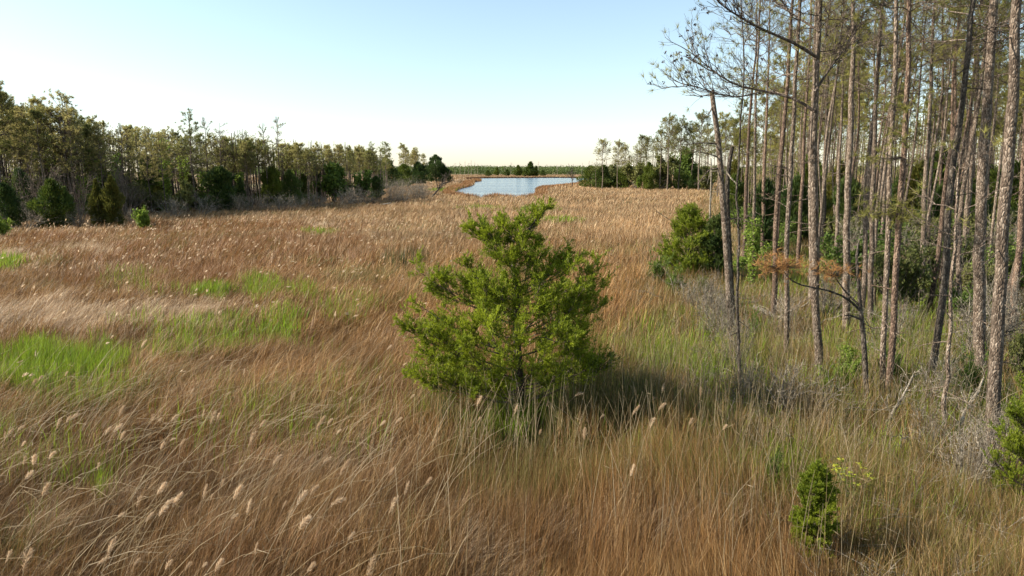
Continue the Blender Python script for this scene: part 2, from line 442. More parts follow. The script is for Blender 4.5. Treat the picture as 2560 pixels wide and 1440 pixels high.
def build_grass():
    dry = MB(); green = MB()
    for (y0, y1, dens, bw) in BANDS:
        x, y = scatter(y0, y1, dens)
        u, v = to_px(x, y, 0.55)
        keep = ~in_poly(x, y, PONDS)
        keep &= (y < left_edge(u) + 25) | (u > 1000)
        x, y, u, v = x[keep], y[keep], u[keep], v[keep]
        n = len(x)
        wf = wood_floor(u, v)
        g = mask(GREEN, u, v, x, y, 3); pl = mask(PALE, u, v, x, y, 5); rs = mask(RUST, u, v, x, y, 9)
        n1 = fbm(x, y, 6, 31); n2 = fbm(x, y, 1.6, 37); n3 = fbm(x, y, 14, 41)
        # general look of the marsh
        n4 = vnoise(x, y, 0.8, 91)
        L = 1.0 * (0.35 + 0.85 * n2 + 0.35 * n4) * (0.75 + 0.5 * n1) * rng.uniform(0.6, 1.25, n)
        leftness = 1 - sstep(700, 1350, u)
        fars = sstep(30, 80, y)
        lean = (0.35 + 0.62 * leftness + 0.25 * fars * (1 - leftness)) * (0.6 + 0.8 * n1) + rng.normal(0, 0.27, n)
        right = sstep(1500, 2100, u)
        az = (n3 - 0.5) * 2.2 + (n2 - 0.5) * 2.2 + (n4 - 0.5) * 1.2 + 0.25 + rng.normal(0, 0.75, n)
        az = az + right * (PI - 0.9) * (1 - fars)
        curl = rng.uniform(0.0, 0.6, n)
        brk = rng.random(n) < 0.22
        lean = np.where(brk, rng.uniform(0.9, 1.45, n), lean); az = np.where(brk, az + rng.normal(0, 1.3, n), az); curl = np.where(brk, curl * 0.2, curl)
        col = pick(C_BROWN, n)
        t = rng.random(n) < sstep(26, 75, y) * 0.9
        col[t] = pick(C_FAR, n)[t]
        col *= ((0.62 + 0.75 * n1) * (0.7 + 0.6 * n2) * rng.uniform(0.75, 1.25, n))[:, None]
        k = rng.random(n) < rs
        col[k] = pick(C_RUST, n)[k]; lean = np.where(k, lean * 0.6, lean)
        tint = rng.random(n) < 0.38 * sstep(0.52, 0.72, fbm(x, y, 4.2, 77)) * (1 - fars * 0.7)
        col[tint] = pick(C_OLIVE, n)[tint]
        k = rng.random(n) < pl
        col[k] = pick(C_PALE, n)[k]; lean = np.where(k, 0.95 + rng.normal(0, 0.22, n), lean); L = np.where(k, L * 0.85, L)
        az = np.where(k, 0.15 + (n2 - 0.5) * 2.4 + rng.normal(0, 0.25, n), az)
        k = rng.random(n) < wf * 0.9
        cw = pick(C_WOOD, n)
        col[k] = cw[k]; lean = np.where(k, np.abs(rng.normal(0.38, 0.4, n)), lean); L = np.where(k, L * (0.45 + 0.6 * n1), L)
        az = np.where(k, rng.uniform(0, 2 * PI, n), az)
        dk = mask([(1530, 985, 290, 95, 0.8), (1270, 1060, 180, 55, 0.6), (1000, 650, 90, 20, 0.25)], u, v, x, y, 15)  # dark olive reeds; also deepens the juniper's cast shadow in the blade colour
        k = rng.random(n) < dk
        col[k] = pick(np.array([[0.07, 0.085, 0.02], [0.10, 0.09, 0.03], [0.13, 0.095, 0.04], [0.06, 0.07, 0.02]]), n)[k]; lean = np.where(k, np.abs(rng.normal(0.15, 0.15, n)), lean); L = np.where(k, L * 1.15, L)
        ft = 1 - sstep(0.6, 1.1, np.sqrt(((u - 1308) / 80) ** 2 + ((v - 1062) / 48) ** 2))
        L = L * (1 - 0.6 * ft)
        # hollow just around the juniper foot where the reeds are thinner
        isg = rng.random(n) < g * 0.72
        d = ~isg
        thin = (rng.random(n) < 1 - 0.5 * (g > 0.6))
        d &= thin
        lean = np.abs(lean)
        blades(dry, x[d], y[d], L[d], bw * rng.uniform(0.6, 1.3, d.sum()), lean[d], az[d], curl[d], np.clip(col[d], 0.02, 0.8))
        m = isg.sum()
        if m:
            Lg = rng.uniform(0.55, 1.05, m) * (0.75 + 0.5 * n2[isg])
            blades(green, x[isg], y[isg], Lg, bw * 1.35 * rng.uniform(0.7, 1.3, m), np.abs(rng.normal(0.22, 0.22, m)), rng.normal(0.2, 1.2, m), rng.uniform(0.2, 0.8, m),
                   pick(C_GREEN, m) * rng.uniform(0.75, 1.2, (m, 1)))
    # reed fringe and marsh on the far side of the pond
    xs = rng.uniform(-260, 520, 60000); ys = rng.uniform(330, 1100, 60000)
    k = ~in_poly(xs, ys, PONDS)
    xs, ys = xs[k], ys[k]
    n = len(xs)
    blades(dry, xs, ys, rng.uniform(0.6, 1.3, n), rng.uniform(0.3, 0.9, n), np.abs(rng.normal(0.4, 0.3, n)), rng.uniform(0, 6.3, n), rng.uniform(0.2, 0.6, n), pick(C_FAR, n) * rng.uniform(0.7, 1.05, (n, 1)))
    # bank growth along the water's edge
    P = PONDS
    seg = np.roll(P, -1, 0) - P
    ln = np.linalg.norm(seg, axis=1)
    q = rng.choice(len(P), 30000, p=ln / ln.sum())
    bp = P[q] + seg[q] * rng.random((30000, 1))
    nrm = np.stack([seg[q, 1], -seg[q, 0]], 1) / ln[q, None]
    if in_poly(*(P[:1] + 0.5 * np.array([[seg[0, 1], -seg[0, 0]]]) / ln[0]).T, P)[0]:
        nrm = -nrm
    bp = bp + nrm * rng.uniform(0, 1, (30000, 1)) * np.minimum(5, bp[:, 1:2] * 0.015)
    n = len(bp)
    blades(dry, bp[:, 0], bp[:, 1], rng.uniform(0.8, 1.5, n), bp[:, 1] * 0.0006, np.abs(rng.normal(0.35, 0.25, n)), rng.uniform(0, 6.3, n), rng.uniform(0.2, 0.6, n),
           pick(C_RUST, n) * rng.uniform(0.9, 1.4, (n, 1)) * np.where(bp[:, 1:2] > 480, 0.4, 1.0))
    tag(obj('marsh_grass', dry.mesh('marsh_grass', M_BLADE)), 'dry brown marsh grass combed over by the wind across the whole field', 'grass', kind='stuff')
    tag(obj('green_grass', green.mesh('green_grass', M_GREENBLADE)), 'fresh green blades growing in patches through the dry marsh grass', 'grass', kind='stuff')
    tw = MB()
    for y0, y1, dens, r in ((7, 16, 20, 0.004), (16, 30, 15, 0.0055), (30, 60, 5, 0.010)):
        x, y = scatter(y0, y1, dens)
        u, v = to_px(x, y, 0.4)
        k = (rng.random(len(x)) < wood_floor(u + 40, v) * np.clip(fbm(x, y, 3.0, 61) * 3.2 - 1.0, 0.03, 1)) & (u < 2700)
        x, y = x[k], y[k]
        n = len(x)
        P0 = np.stack([x, y, rng.uniform(0.0, 0.45, n)], 1)
        d = unit(rng.normal(size=(n, 3)) * np.array([1, 1, 0.55]) + np.array([0, 0, 0.35]))
        Lt = rng.uniform(0.3, 1.1, n)
        P = P0[:, None] + d[:, None] * (Lt[:, None] * np.linspace(0, 1, 5))[:, :, None] + np.cumsum(rng.normal(0, 0.035, (n, 5, 3)), 1)
        P[:, :, 2] = np.maximum(P[:, :, 2], 0.02)
        tw.tubes(P, rad(r, r * 0.5, n, 5), 3)
        P2, _ = sprout(P, 3, 0.2, 1.0, 0.5, 0.9, 0.1, 4, 0, jit=0.07)
        tw.tubes(P2, rad(r * 0.6, r * 0.35, len(P2), 4), 3)
    tag(obj('dead_twigs', tw.mesh('dead_twigs', M_GREYWOOD)), 'tangle of grey dead twigs in the grass on the right wood floor', 'twigs', kind='stuff')
    # tall straw-coloured reed canes round the juniper and along the wood edge
    st = MB()
    x, y = scatter(6.5, 30, 34)
    u, v = to_px(x, y, 0.9)
    w = np.zeros(len(x))
    for cx, cy, rx, ry, s in [(1450, 1050, 330, 110, 0.45), (1700, 960, 220, 150, 0.5), (1950, 980, 250, 200, 0.5), (1250, 1050, 200, 60, 0.5), (1900, 1250, 500, 200, 0.25), (500, 1150, 900, 330, 0.22), (2300, 1000, 300, 250, 0.25)]:
        w = np.maximum(w, s * (1 - sstep(0.6, 1.1, np.sqrt(((u - cx) / rx) ** 2 + ((v - cy) / ry) ** 2))))
    k = rng.random(len(x)) < w
    x, y, u = x[k], y[k], u[k]
    n = len(x)
    leftness = 1 - sstep(700, 1300, u)
    az = rng.normal(0.3, 0.6, n) + (1 - leftness) * rng.uniform(-1.5, 3, n)
    lean = np.abs(rng.normal(0.12, 0.12, n)) + leftness * rng.uniform(0.3, 0.8, n)
    Ls = rng.uniform(1.2, 1.95, n)
    T = np.array([0, 0.4, 0.75, 1.0])
    a = lean[:, None] * (0.6 + 0.9 * T)
    P = np.stack([x[:, None] + np.cos(az)[:, None] * np.sin(a) * T * Ls[:, None], y[:, None] + np.sin(az)[:, None] * np.sin(a) * T * Ls[:, None], np.cos(a) * T * Ls[:, None]], -1)
    R = np.repeat((0.0042 * rng.uniform(0.7, 1.3, n))[:, None], 4, 1) * np.array([1, 1, 0.8, 0.45])
    c = pick(np.array([[0.40, 0.30, 0.165], [0.33, 0.24, 0.12], [0.26, 0.19, 0.10], [0.48, 0.38, 0.24]]), n)
    st.tubes(P, R, 3, 0, c)
    q = rng.choice(n, int(n * 0.8))       # dry cane leaves
    tt = rng.uniform(0.35, 0.95, len(q))
    C = P[q, 0] + (P[q, 3] - P[q, 0]) * tt[:, None]
    st.leaves(C, rand_unit(len(q)) * np.array([1, 1, 0.5]) + np.array([0, 0, 0.25]), rng.uniform(0.12, 0.28, len(q)), 0.008, 0, c[q] * 0.75)
    tag(obj('reed_canes', st.mesh('reed_canes', M_BLADE)), 'tall thin straw coloured canes standing in the grass round the juniper and wood edge', 'reeds', kind='stuff')


# ------------------------------------------------------------------ ground, water, sky
def build_setting():
    m, nt, out = nmat('marsh_soil')
    L = nt.links
    geo = N(nt, 'ShaderNodeNewGeometry')
    nz = N(nt, 'ShaderNodeTexNoise', Scale=0.9, Detail=8.0, Roughness=0.7)
    L.new(geo.outputs['Position'], nz.inputs['Vector'])
    r1 = ramp(nt, [(0.3, (0.035, 0.025, 0.015)), (0.7, (0.09, 0.062, 0.033))])
    L.new(nz.outputs['Fac'], r1.inputs['Fac'])
    mp = N(nt, 'ShaderNodeMapping'); mp.inputs['Scale'].default_value = (0.02, 0.006, 1)
    L.new(geo.outputs['Position'], mp.inputs['Vector'])
    nf = N(nt, 'ShaderNodeTexNoise', Scale=1.0, Detail=8.0, Roughness=0.65)
    L.new(mp.outputs[0], nf.inputs['Vector'])
    r2 = ramp(nt, [(0.3, (0.20, 0.125, 0.075)), (0.5, (0.31, 0.21, 0.135)), (0.7, (0.22, 0.20, 0.08))])
    L.new(nf.outputs['Fac'], r2.inputs['Fac'])
    sx = N(nt, 'ShaderNodeSeparateXYZ'); L.new(geo.outputs['Position'], sx.inputs[0])
    mr = N(nt, 'ShaderNodeMapRange'); mr.inputs['From Min'].default_value = 90; mr.inputs['From Max'].default_value = 260
    L.new(sx.outputs['Y'], mr.inputs['Value'])
    mx = N(nt, 'ShaderNodeMix', data_type='RGBA')
    L.new(mr.outputs[0], mx.inputs['Factor']); L.new(r1.outputs[0], mx.inputs['A']); L.new(r2.outputs[0], mx.inputs['B'])
    p = N(nt, 'ShaderNodeBsdfPrincipled', Roughness=1.0)
    p.inputs['Specular IOR Level'].default_value = 0.1
    L.new(mx.outputs['Result'], p.inputs['Base Color']); L.new(p.outputs[0], out.inputs['Surface'])
    mb = MB()
    gx = np.concatenate([[-9000, -3000, -900], np.linspace(-300, 300, 41), [900, 3000, 9000]])
    gy = np.concatenate([[-3000, -300, -60], np.linspace(-20, 420, 45), [700, 1500, 4000, 12000]])
    X, Y = np.meshgrid(gx, gy)
    Z = np.zeros_like(X)
    V = np.stack([X, Y, Z], -1).reshape(-1, 3)
    nx = len(gx)
    i, j = np.meshgrid(np.arange(len(gy) - 1), np.arange(nx - 1), indexing='ij')
    q = np.stack([i * nx + j, i * nx + j + 1, (i + 1) * nx + j + 1, (i + 1) * nx + j], -1).reshape(-1, 4)
    mb.add(V, q)
    tag(obj('ground', mb.mesh('ground', m)), 'flat marsh ground under the grass', 'ground', kind='structure')

    m, nt, out = nmat('pond_water')
    L = nt.links
    geo = N(nt, 'ShaderNodeNewGeometry')
    mp = N(nt, 'ShaderNodeMapping'); mp.inputs['Scale'].default_value = (0.35, 0.9, 1)
    L.new(geo.outputs['Position'], mp.inputs['Vector'])
    nz = N(nt, 'ShaderNodeTexNoise', Scale=1.6, Detail=4.0)
    L.new(mp.outputs[0], nz.inputs['Vector'])
    mp2 = N(nt, 'ShaderNodeMapping'); mp2.inputs['Scale'].default_value = (0.006, 0.045, 1)
    L.new(geo.outputs['Position'], mp2.inputs['Vector'])
    nw = N(nt, 'ShaderNodeTexNoise', Scale=1.0, Detail=3.0)
    L.new(mp2.outputs[0], nw.inputs['Vector'])
    mr = N(nt, 'ShaderNodeMapRange'); mr.inputs['From Min'].default_value = 0.35; mr.inputs['From Max'].default_value = 0.65
    mr.inputs['To Min'].default_value = 0.25; mr.inputs['To Max'].default_value = 1.0
    L.new(nw.outputs['Fac'], mr.inputs['Value'])
    bu = N(nt, 'ShaderNodeBump', Distance=0.25)
    L.new(nz.outputs['Fac'], bu.inputs['Height']); L.new(mr.outputs[0], bu.inputs['Strength'])
    p = N(nt, 'ShaderNodeBsdfPrincipled', Roughness=0.12, IOR=1.33)
    p.inputs['Base Color'].default_value = (0.025, 0.07, 0.13, 1)
    L.new(bu.outputs[0], p.inputs['Normal']); L.new(p.outputs[0], out.inputs['Surface'])
    mb = MB()
    mb.add(np.c_[PONDS, np.full(len(PONDS), 0.012)], np.arange(len(PONDS))[None])
    me = mb.mesh('pond_water', m)
    o = obj('pond_water', me)
    tag(o, 'pale blue wind-rippled pond water in the middle distance', 'water', kind='structure')


SUN_AZ = math.radians(92)        # to the left of the viewing direction
SUN_EL = math.radians(31)
EXPO = 1.08


def build_light():
    w = bpy.data.worlds.new('World')
    SC.world = w
    w.use_nodes = True
    nt = w.node_tree
    bg = nt.nodes['Background']
    sky = nt.nodes.new('ShaderNodeTexSky')
    sky.sky_type = 'NISHITA'
    sky.sun_disc = False
    sky.sun_elevation = SUN_EL
    sky.sun_rotation = -SUN_AZ
    sky.altitude = 0
    sky.air_density = 1.0
    sky.dust_density = 0.5
    sky.ozone_density = 1.7
    hs = nt.nodes.new('ShaderNodeHueSaturation')
    hs.inputs['Saturation'].default_value = 0.82
    hs.inputs['Hue'].default_value = 0.485
    nt.links.new(sky.outputs[0], hs.inputs['Color'])
    nt.links.new(hs.outputs[0], bg.inputs['Color'])
    bg.inputs['Strength'].default_value = 0.105
    ld = bpy.data.lights.new('sun', 'SUN')
    ld.energy = 5.0
    ld.angle = math.radians(0.6)
    ld.color = (1.0, 0.93, 0.82)
    lo = bpy.data.objects.new('sun', ld)
    COL.objects.link(lo)
    s = np.array([-math.sin(SUN_AZ) * math.cos(SUN_EL), math.cos(SUN_AZ) * math.cos(SUN_EL), math.sin(SUN_EL)])
    from mathutils import Vector
    lo.rotation_euler = Vector(s).to_track_quat('Z', 'Y').to_euler()
    lo.location = (-40, 10, 60)
    cd = bpy.data.cameras.new('camera')
    cd.sensor_width = 36
    cd.lens = 36 * F / W
    cd.clip_start = 0.1
    cd.clip_end = 20000
    co = bpy.data.objects.new('camera', cd)
    COL.objects.link(co)
    co.location = (0, 0, HC)
    co.rotation_euler = (PI / 2 - PITCH, 0, 0)
    SC.camera = co
    SC.view_settings.view_transform = 'Standard'
    SC.view_settings.look = 'None'
    SC.view_settings.exposure = EXPO
    SC.view_settings.gamma = 1
    SC.render.resolution_x = 1024
    SC.render.resolution_y = 576
    SC.cycles.max_bounces = 6
    SC.cycles.transparent_max_bounces = 4



# ------------------------------------------------------------------ branching
def sprout(P, n, t0, t1, length, spread, up, npts=4, curl=0.15, fall=0.5, jit=0.04):
    """n side shoots on every path of P (M,N,3); length is a fraction of the parent's length (or absolute when negative)"""
    M, K, _ = P.shape
    par = np.repeat(np.arange(M), n)
    t = rng.uniform(t0, t1, M * n)
    f = t * (K - 1)
    i = np.minimum(f.astype(int), K - 2)
    fr = (f - i)[:, None]
    B = P[par, i] * (1 - fr) + P[par, i + 1] * fr
    T = unit(P[par, i + 1] - P[par, i])
    d = unit(T + spread * rand_unit(M * n) + np.array([0, 0, up]))
    pl = np.linalg.norm(P[:, -1] - P[:, 0], axis=1)[par]
    Ls = (pl * length if length > 0 else -length) * rng.uniform(0.6, 1.25, M * n) * (1 + fall * (0.5 - t))
    s = np.linspace(0, 1, npts)
    Q = B[:, None] + d[:, None] * (Ls[:, None] * s)[:, :, None]
    Q = Q + np.array([0, 0, 1.0]) * (curl * Ls[:, None] * s ** 2)[:, :, None]
    w = rng.normal(0, jit, Q.shape) * Ls[:, None, None]
    w[:, 0] = 0
    return Q + w, t


def rad(r0, r1, M, npts):
    return np.broadcast_to(np.linspace(1, 0, npts) * r0 + np.linspace(0, 1, npts) * r1, (M, npts))


def spine(h, n=12, wob=0.03, lean=(0, 0), bend=0.0):
    s = np.linspace(0, 1, n)
    ph = rng.uniform(0, 6.3, 4)
    x = wob * h * 0.25 * (np.sin(s * 5 + ph[0]) - np.sin(ph[0]) + 0.5 * (np.sin(s * 11 + ph[1]) - np.sin(ph[1]))) + lean[0] * h * s + bend * h * s * s
    y = wob * h * 0.25 * (np.sin(s * 5 + ph[2]) - np.sin(ph[2]) + 0.5 * (np.sin(s * 11 + ph[3]) - np.sin(ph[3]))) + lean[1] * h * s
    return np.stack([x, y, s * h], -1)


def along(P, t):
    f = np.clip(t, 0, 1) * (len(P) - 1)
    i = np.minimum(f.astype(int), len(P) - 2)
    fr = (f - i)[:, None]
    return P[i] * (1 - fr) + P[i + 1] * fr


def pine_crown(cb, S, h, c0, blen, nb, alive, lod, dead_low=0.3, needle_mat=1, density=1.0, branch_r=0.03):
    """whorled boughs with twigs and needle tufts on the trunk line S"""
    k = np.sort(rng.uniform(c0, 0.985, nb))
    q = (k - c0) / (1 - c0)
    B = along(S, k)
    az = np.arange(nb) * 2.4 + rng.normal(0, 0.5, nb)
    L = blen * (0.62 + 0.75 * q - 1.15 * q * q) * rng.uniform(0.6, 1.25, nb) + 0.25
    el = np.radians(5 + 45 * q + rng.normal(0, 12, nb))
    d = np.stack([np.cos(az) * np.cos(el), np.sin(az) * np.cos(el), np.sin(el)], 1)
    s = np.linspace(0, 1, 6)
    P = B[:, None] + d[:, None] * (L[:, None] * s)[:, :, None]
    P = P + np.array([0, 0, 1.0]) * (rng.uniform(-0.12, 0.28, nb)[:, None] * L[:, None] * s ** 2)[:, :, None]
    w = rng.normal(0, 0.035, P.shape) * L[:, None, None]; w[:, 0] = 0
    P = P + w
    sd = 4 if lod else 3
    cb.tubes(P, rad(1, 0.3, nb, 6) * (branch_r * (0.5 + 0.5 * L / blen))[:, None], sd, 0)
    P2, t2 = sprout(P, 8 if lod else 9, 0.25, 1.0, 0.42, 0.85, 0.15, 4, 0.15)
    cb.tubes(P2, rad(branch_r * 0.42, branch_r * 0.2, len(P2), 4), 3, 0)
    if lod:
        P3, t3 = sprout(P2, 3, 0.35, 1.0, 0.5, 0.8, 0.15, 3, 0.1)
        cb.tubes(P3, rad(branch_r * 0.22, branch_r * 0.13, len(P3), 3), 3, 0)
        ends, dirs = P3[:, -1], P3[:, -1] - P3[:, 0]
        live = np.repeat(np.repeat(q, 8), 3)
    else:
        ends = np.concatenate([P2[:, -1], P2[:, 2]]); dirs = np.concatenate([P2[:, -1] - P2[:, 0]] * 2)
        live = np.tile(np.repeat(q, 9), 2)
    keep = rng.random(len(ends)) < alive * density * (1 - dead_low * (1 - live))
    e, dd = ends[keep], unit(dirs[keep])
    if lod:
        cb.tufts(e, dd, 17, 0.21, 0.011, 0.75, needle_mat)
        cb.tufts(e - dd * 0.09, dd, 8, 0.2, 0.011, 1.0, needle_mat)
    else:
        cb.tufts(e, dd, 15, 0.42, 0.055, 0.95, needle_mat)
    return ends[~keep]


def stubs(tb, S, h, z0, z1, n, L=0.7, r=0.018, mat=0):
    k = rng.uniform(z0, z1, n)
    B = along(S, k)
    az = rng.uniform(0, 6.3, n); el = np.radians(rng.normal(5, 22, n))
    d = np.stack([np.cos(az) * np.cos(el), np.sin(az) * np.cos(el), np.sin(el)], 1)
    s = np.linspace(0, 1, 4)
    ln = L * rng.uniform(0.3, 1.6, n)
    P = B[:, None] + d[:, None] * (ln[:, None] * s)[:, :, None] + np.array([0, 0, 1.0]) * (rng.uniform(-0.25, 0.15, n)[:, None] * ln[:, None] * s ** 2)[:, :, None]
    tb.tubes(P, rad(r, r * 0.4, n, 4), 4, mat)
    P2, _ = sprout(P, 2, 0.3, 0.9, 0.4, 0.9, 0.0, 3, 0)
    tb.tubes(P2, rad(r * 0.4, r * 0.2, len(P2), 3), 3, mat)


def trunk_radii(r, n):
    s = np.linspace(0, 1, n)
    return r * (1 - 0.78 * s ** 1.15) * (1 + 0.16 * np.exp(-s * 28))


def make_pine(h, r, c0, blen, nb, alive, lod, bark=None, needle=None, wob=0.03, nst=10, branch_r=0.03):
    S = spine(h, 14, wob)
    tb = MB(); tb.tubes(S[None], trunk_radii(r, 14)[None], 10 if lod else 6)
    stubs(tb, S, h, 0.12, c0, nst, 0.8 if lod else 1.0, 0.016 if lod else 0.03)
    cb = MB()
    pine_crown(cb, S, h, c0, blen, nb, alive, lod, branch_r=branch_r)
    return [('trunk', tb.mesh('pine_trunk', bark or M_BARK)), ('crown', cb.mesh('pine_crown', [M_TWIG, needle or M_NEEDLE]))]


# ------------------------------------------------------------------ cedars and bushes
def make_cedar(kind, mat, n=5200, leafL=0.2, leafW=0.09, trunk=M_DARKBARK):
    """unit-size tree: height 1, half width about 0.32 before scaling"""
    nl = 26
    lob_az = rng.uniform(0, 6.3, nl); lob_z = rng.uniform(0.08, 0.95, nl); lob_r = rng.uniform(0.10, 0.20, nl)

    def prof(z):
        if kind == 'cone':
            return np.interp(z, [0, 0.06, 0.2, 0.5, 0.8, 1.0], [0.18, 0.27, 0.32, 0.26, 0.13, 0.02])
        if kind == 'oval':
            return np.interp(z, [0, 0.08, 0.3, 0.6, 0.85, 1.0], [0.25, 0.31, 0.34, 0.29, 0.17, 0.04])
        return np.interp(z, [0, 0.1, 0.35, 0.65, 0.9, 1.0], [0.36, 0.44, 0.48, 0.38, 0.20, 0.04])
    m = int(n * 1.4)
    z = rng.uniform(0.0, 1.0, m) ** 0.92
    az = rng.uniform(0, 2 * PI, m)
    q = np.sqrt(rng.uniform(0.12, 1, m))
    bump = np.ones(m)
    for a, zz, rr in zip(lob_az, lob_z, lob_r):
        da = np.abs((az - a + PI) % (2 * PI) - PI)
        bump += 0.5 * np.exp(-((da / 0.55) ** 2 + ((z - zz) / 0.10) ** 2)) - 0.02
    r = prof(z) * q * np.clip(bump, 0.5, 1.45)
    gap = vnoise(az * 3.0, z * 9.0, 1.0, int(rng.integers(1000)))
    k = (rng.random(m) < 0.1 + 1.3 * gap)
    z, az, q, r = z[k], az[k], q[k], r[k]
    C = np.stack([r * np.cos(az), r * np.sin(az), z], 1)
    D = np.stack([np.cos(az), np.sin(az), 0.7 + 0.9 * z], 1) + 0.55 * rng.normal(size=(len(z), 3))
    cb = MB()
    s = rng.uniform(0.6, 1.3, len(z))
    cb.leaves(C - unit(D) * 0.02, D, leafL * 0.3 * s, leafW * 0.3 * s, 0)
    # wisps that break the outline
    kk = q > 0.9
    Cw = C[kk]; Dw = D[kk]
    cb.leaves(Cw, Dw + np.array([0, 0, 0.4]), leafL * 0.42, leafW * 0.2, 0)
    tb = MB()
    S = spine(0.93, 8, 0.02)
    tb.tubes(S[None], np.linspace(0.028, 0.004, 8)[None], 6)
    k2 = rng.uniform(0.08, 0.85, 16)
    B = along(S, k2); a2 = rng.uniform(0, 6.3, 16)
    Lb = np.interp(k2, [0, 0.3, 1], [0.24, 0.26, 0.05])
    P = B[:, None] + np.stack([np.cos(a2), np.sin(a2), np.full(16, 0.6)], 1)[:, None] * (Lb[:, None] * np.linspace(0, 1, 4))[:, :, None]
    tb.tubes(P, rad(0.009, 0.003, 16, 4), 4)
    return [('trunk', tb.mesh('cedar_trunk', trunk)), ('crown', cb.mesh('cedar_crown', mat))]


def make_bush(mat, n=1600, leafL=0.13, leafW=0.07, tall=1.0, spread=0.5, nst=9, twig=M_TWIG):
    """multi-stemmed leafy bush of height 1"""
    az = rng.uniform(0, 6.3, nst); el = np.radians(rng.uniform(48, 88, nst))
    d = np.stack([np.cos(az) * np.cos(el) * spread * 2, np.sin(az) * np.cos(el) * spread * 2, np.sin(el)], 1)
    L = rng.uniform(0.6, 1.0, nst)
    s = np.linspace(0, 1, 5)
    P = d[:, None] * (L[:, None] * s)[:, :, None]
    w = rng.normal(0, 0.03, P.shape); w[:, 0] *= 0.3
    P = P + w
    sb = MB(); sb.tubes(P, rad(0.014, 0.005, nst, 5), 4)
    P2, _ = sprout(P, 7, 0.25, 1.0, 0.4, 0.8, 0.2, 4, 0.1)
    sb.tubes(P2, rad(0.006, 0.003, len(P2), 4), 3)
    P3, _ = sprout(P2, 4, 0.2, 1.0, 0.55, 0.9, 0.2, 3, 0.1)
    sb.tubes(P3, rad(0.003, 0.002, len(P3), 3), 3)
    per = max(1, n // len(P3))
    t = rng.uniform(0.1, 1.1, (len(P3), per, 1))
    C = (P3[:, None, 0] + (P3[:, None, -1] - P3[:, None, 0]) * t).reshape(-1, 3) + rng.normal(0, 0.018, (len(P3) * per, 3))
    C[:, 2] = np.maximum(C[:, 2], 0.01)
    lb = MB(); lb.leaves(C, rand_unit(len(C)) + np.array([0, 0, 0.5]), leafL * rng.uniform(0.5, 1.2, len(C)), leafW, 0)
    return [('stem', sb.mesh('bush_stem', twig)), ('foliage', lb.mesh('bush_foliage', mat))]


def make_bare_shrub(wood, nst=14, spread=0.6, dens=1.0, r=0.009):
    az = rng.uniform(0, 6.3, nst); el = np.radians(rng.uniform(25, 85, nst))
    d = np.stack([np.cos(az) * np.cos(el) * spread * 1.8, np.sin(az) * np.cos(el) * spread * 1.8, np.sin(el)], 1)
    L = rng.uniform(0.5, 1.0, nst)
    s = np.linspace(0, 1, 6)
    P = d[:, None] * (L[:, None] * s)[:, :, None]
    w = np.cumsum(rng.normal(0, 0.025, P.shape), 1); w[:, 0] = 0
    P = P + w
    sb = MB(); sb.tubes(P, rad(r, r * 0.5, nst, 6), 5)
    P2, _ = sprout(P, int(7 * dens), 0.2, 1.0, 0.5, 0.9, 0.1, 4, 0.0, jit=0.08)
    sb.tubes(P2, rad(r * 0.5, r * 0.25, len(P2), 4), 3)
    P3, _ = sprout(P2, int(5 * dens), 0.15, 1.0, 0.55, 1.0, 0.0, 4, 0.0, jit=0.1)
    sb.tubes(P3, rad(r * 0.28, r * 0.16, len(P3), 4), 3)
    return sb.mesh('shrub_twig', wood)


